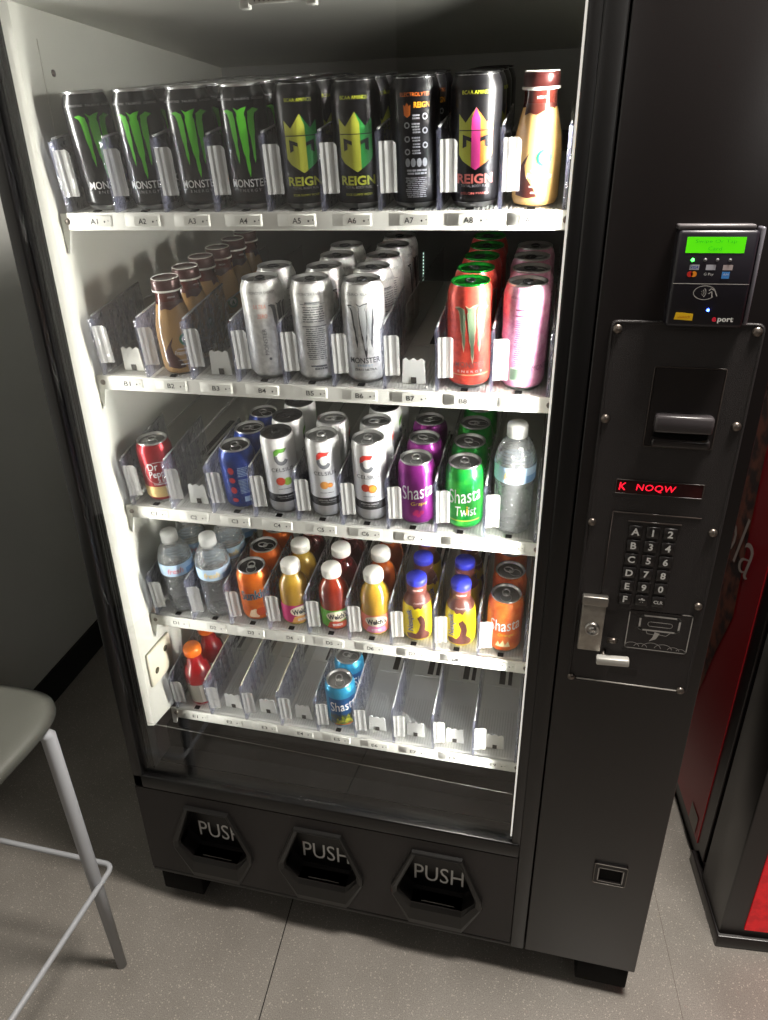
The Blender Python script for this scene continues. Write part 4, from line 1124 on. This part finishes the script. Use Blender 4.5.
mb.bbox(.0, .95, .0, .130, .010, 1.83, CB, .004)
mb.box(.012, .94, .130, .150, .06, 1.82, GASKET)
mb.tube([(.004, .1505, .06), (.004, .1505, 1.82)], .002, mat('coke_edge', (60, 50, 48), .4), 6)
mb.tube([(.002, .006, .07), (.002, .006, 1.82)], .002, mat('coke_edge', (60, 50, 48), .4), 6)
mb.bbox(-.004, .95, -.008, .20, .0, .032, CB, .003)
mb.build('door', CM)
mb = MB(); mb.box(.045, .90, -.003, .001, .055, 1.75, mat('backlit_red_panel', (205, 22, 30), .3, rgb2=(150, 8, 16), nscale=35, emit=(235, 24, 34), estr=.35)); mb.build('backlit_front_panel', CM)

# ------------------------------------------------------------------ stool
ST = empty('bar_stool', (-.59, -.39, 0))
tag(ST, 'grey moulded bar stool with pale tubular legs at the left edge', 'stool')
LEGM = mat('pale_grey_painted_steel', (158, 160, 164), .35)
SEATM = mat('grey_moulded_seat', (84, 85, 79), .5, bump=.15, bscale=500)
def L(x, y, z): return (x+.59, y+.39, z)
tops = [(-.402, -.238), (-.402, -.545), (-.775, -.545), (-.775, -.238)]; foots = [(-.404, -.218), (-.395, -.590), (-.800, -.590), (-.800, -.200)]
for (tx, ty), (fx, fy) in zip(tops, foots):
    cxy = (-.589, -.39); px = tx+(cxy[0]-tx)*.12; py = ty+(cxy[1]-ty)*.12
    pts = [L(fx, fy, 0), L(fx+(tx-fx)*.5, fy+(ty-fy)*.5, .32), L(tx, ty, .636)]
    pts += [L(tx+(px-tx)*q, ty+(py-ty)*q, 636e-3+.014*math.sin(q*PI/2)) for q in (.3, .7, 1.0)]
    mb = MB(); mb.tube(pts, [.0095, .0122, .0122, .0122, .0122, .0122], LEGM, 14); mb.build('leg', ST)
mb = MB()
ring = rrect(-.80, -.392, -.588, -.186, .016, 5)
mb.tube([L(a, b, .262) for a, b in ring], .0052, LEGM, 10, closed=True); mb.build('footrest_ring', ST)
# seat
mb = MB(); N = 28; vs = []; fs = []
def seat_z(u, v):
    e = max(0, abs(v)-.55)
    return .672-.020*math.exp(-((u*1.5)**2+(v*1.2)**2))-.20*max(0, u-.80)**2*1.2+.02*max(0, -u-.6)
nx, ny = 26, 26
def seat_xy(u, v):
    p = 5.0; n = (abs(u)**p+abs(v)**p)**(1/p); m = max(abs(u), abs(v)); s = m/n if n > 1e-6 else 1
    return (-.585+u*s*.198, -.375+v*s*.205)
for side in (0, 1):
    for a in range(nx+1):
        for b in range(ny+1):
            u = a/nx*2-1; v = b/ny*2-1; x, y = seat_xy(u, v); m = max(abs(u), abs(v))
            rr = max(0, (m-.93)/.07); z = seat_z(u, v)-(.006*rr**2 if side == 0 else -.0 )
            if side == 1: z = seat_z(u, v)-.014+.008*rr**2
            vs.append(L(x, y, z))
k = (nx+1)*(ny+1)
for s_ in (0, k):
    for a in range(nx):
        for b in range(ny):
            q = s_+a*(ny+1)+b; f = (q, q+ny+1, q+ny+2, q+1); fs.append(f if s_ else f[::-1])
bd = [a*(ny+1) for a in range(nx+1)]+[nx*(ny+1)+b for b in range(1, ny+1)]+[a*(ny+1)+ny for a in range(nx-1, -1, -1)]+[b for b in range(ny-1, 0, -1)]
for i_ in range(len(bd)): a = bd[i_]; b = bd[(i_+1) % len(bd)]; fs.append((a, b, b+k, a+k))
mb.add(vs, fs, SEATM, True); mb.build('seat', ST)
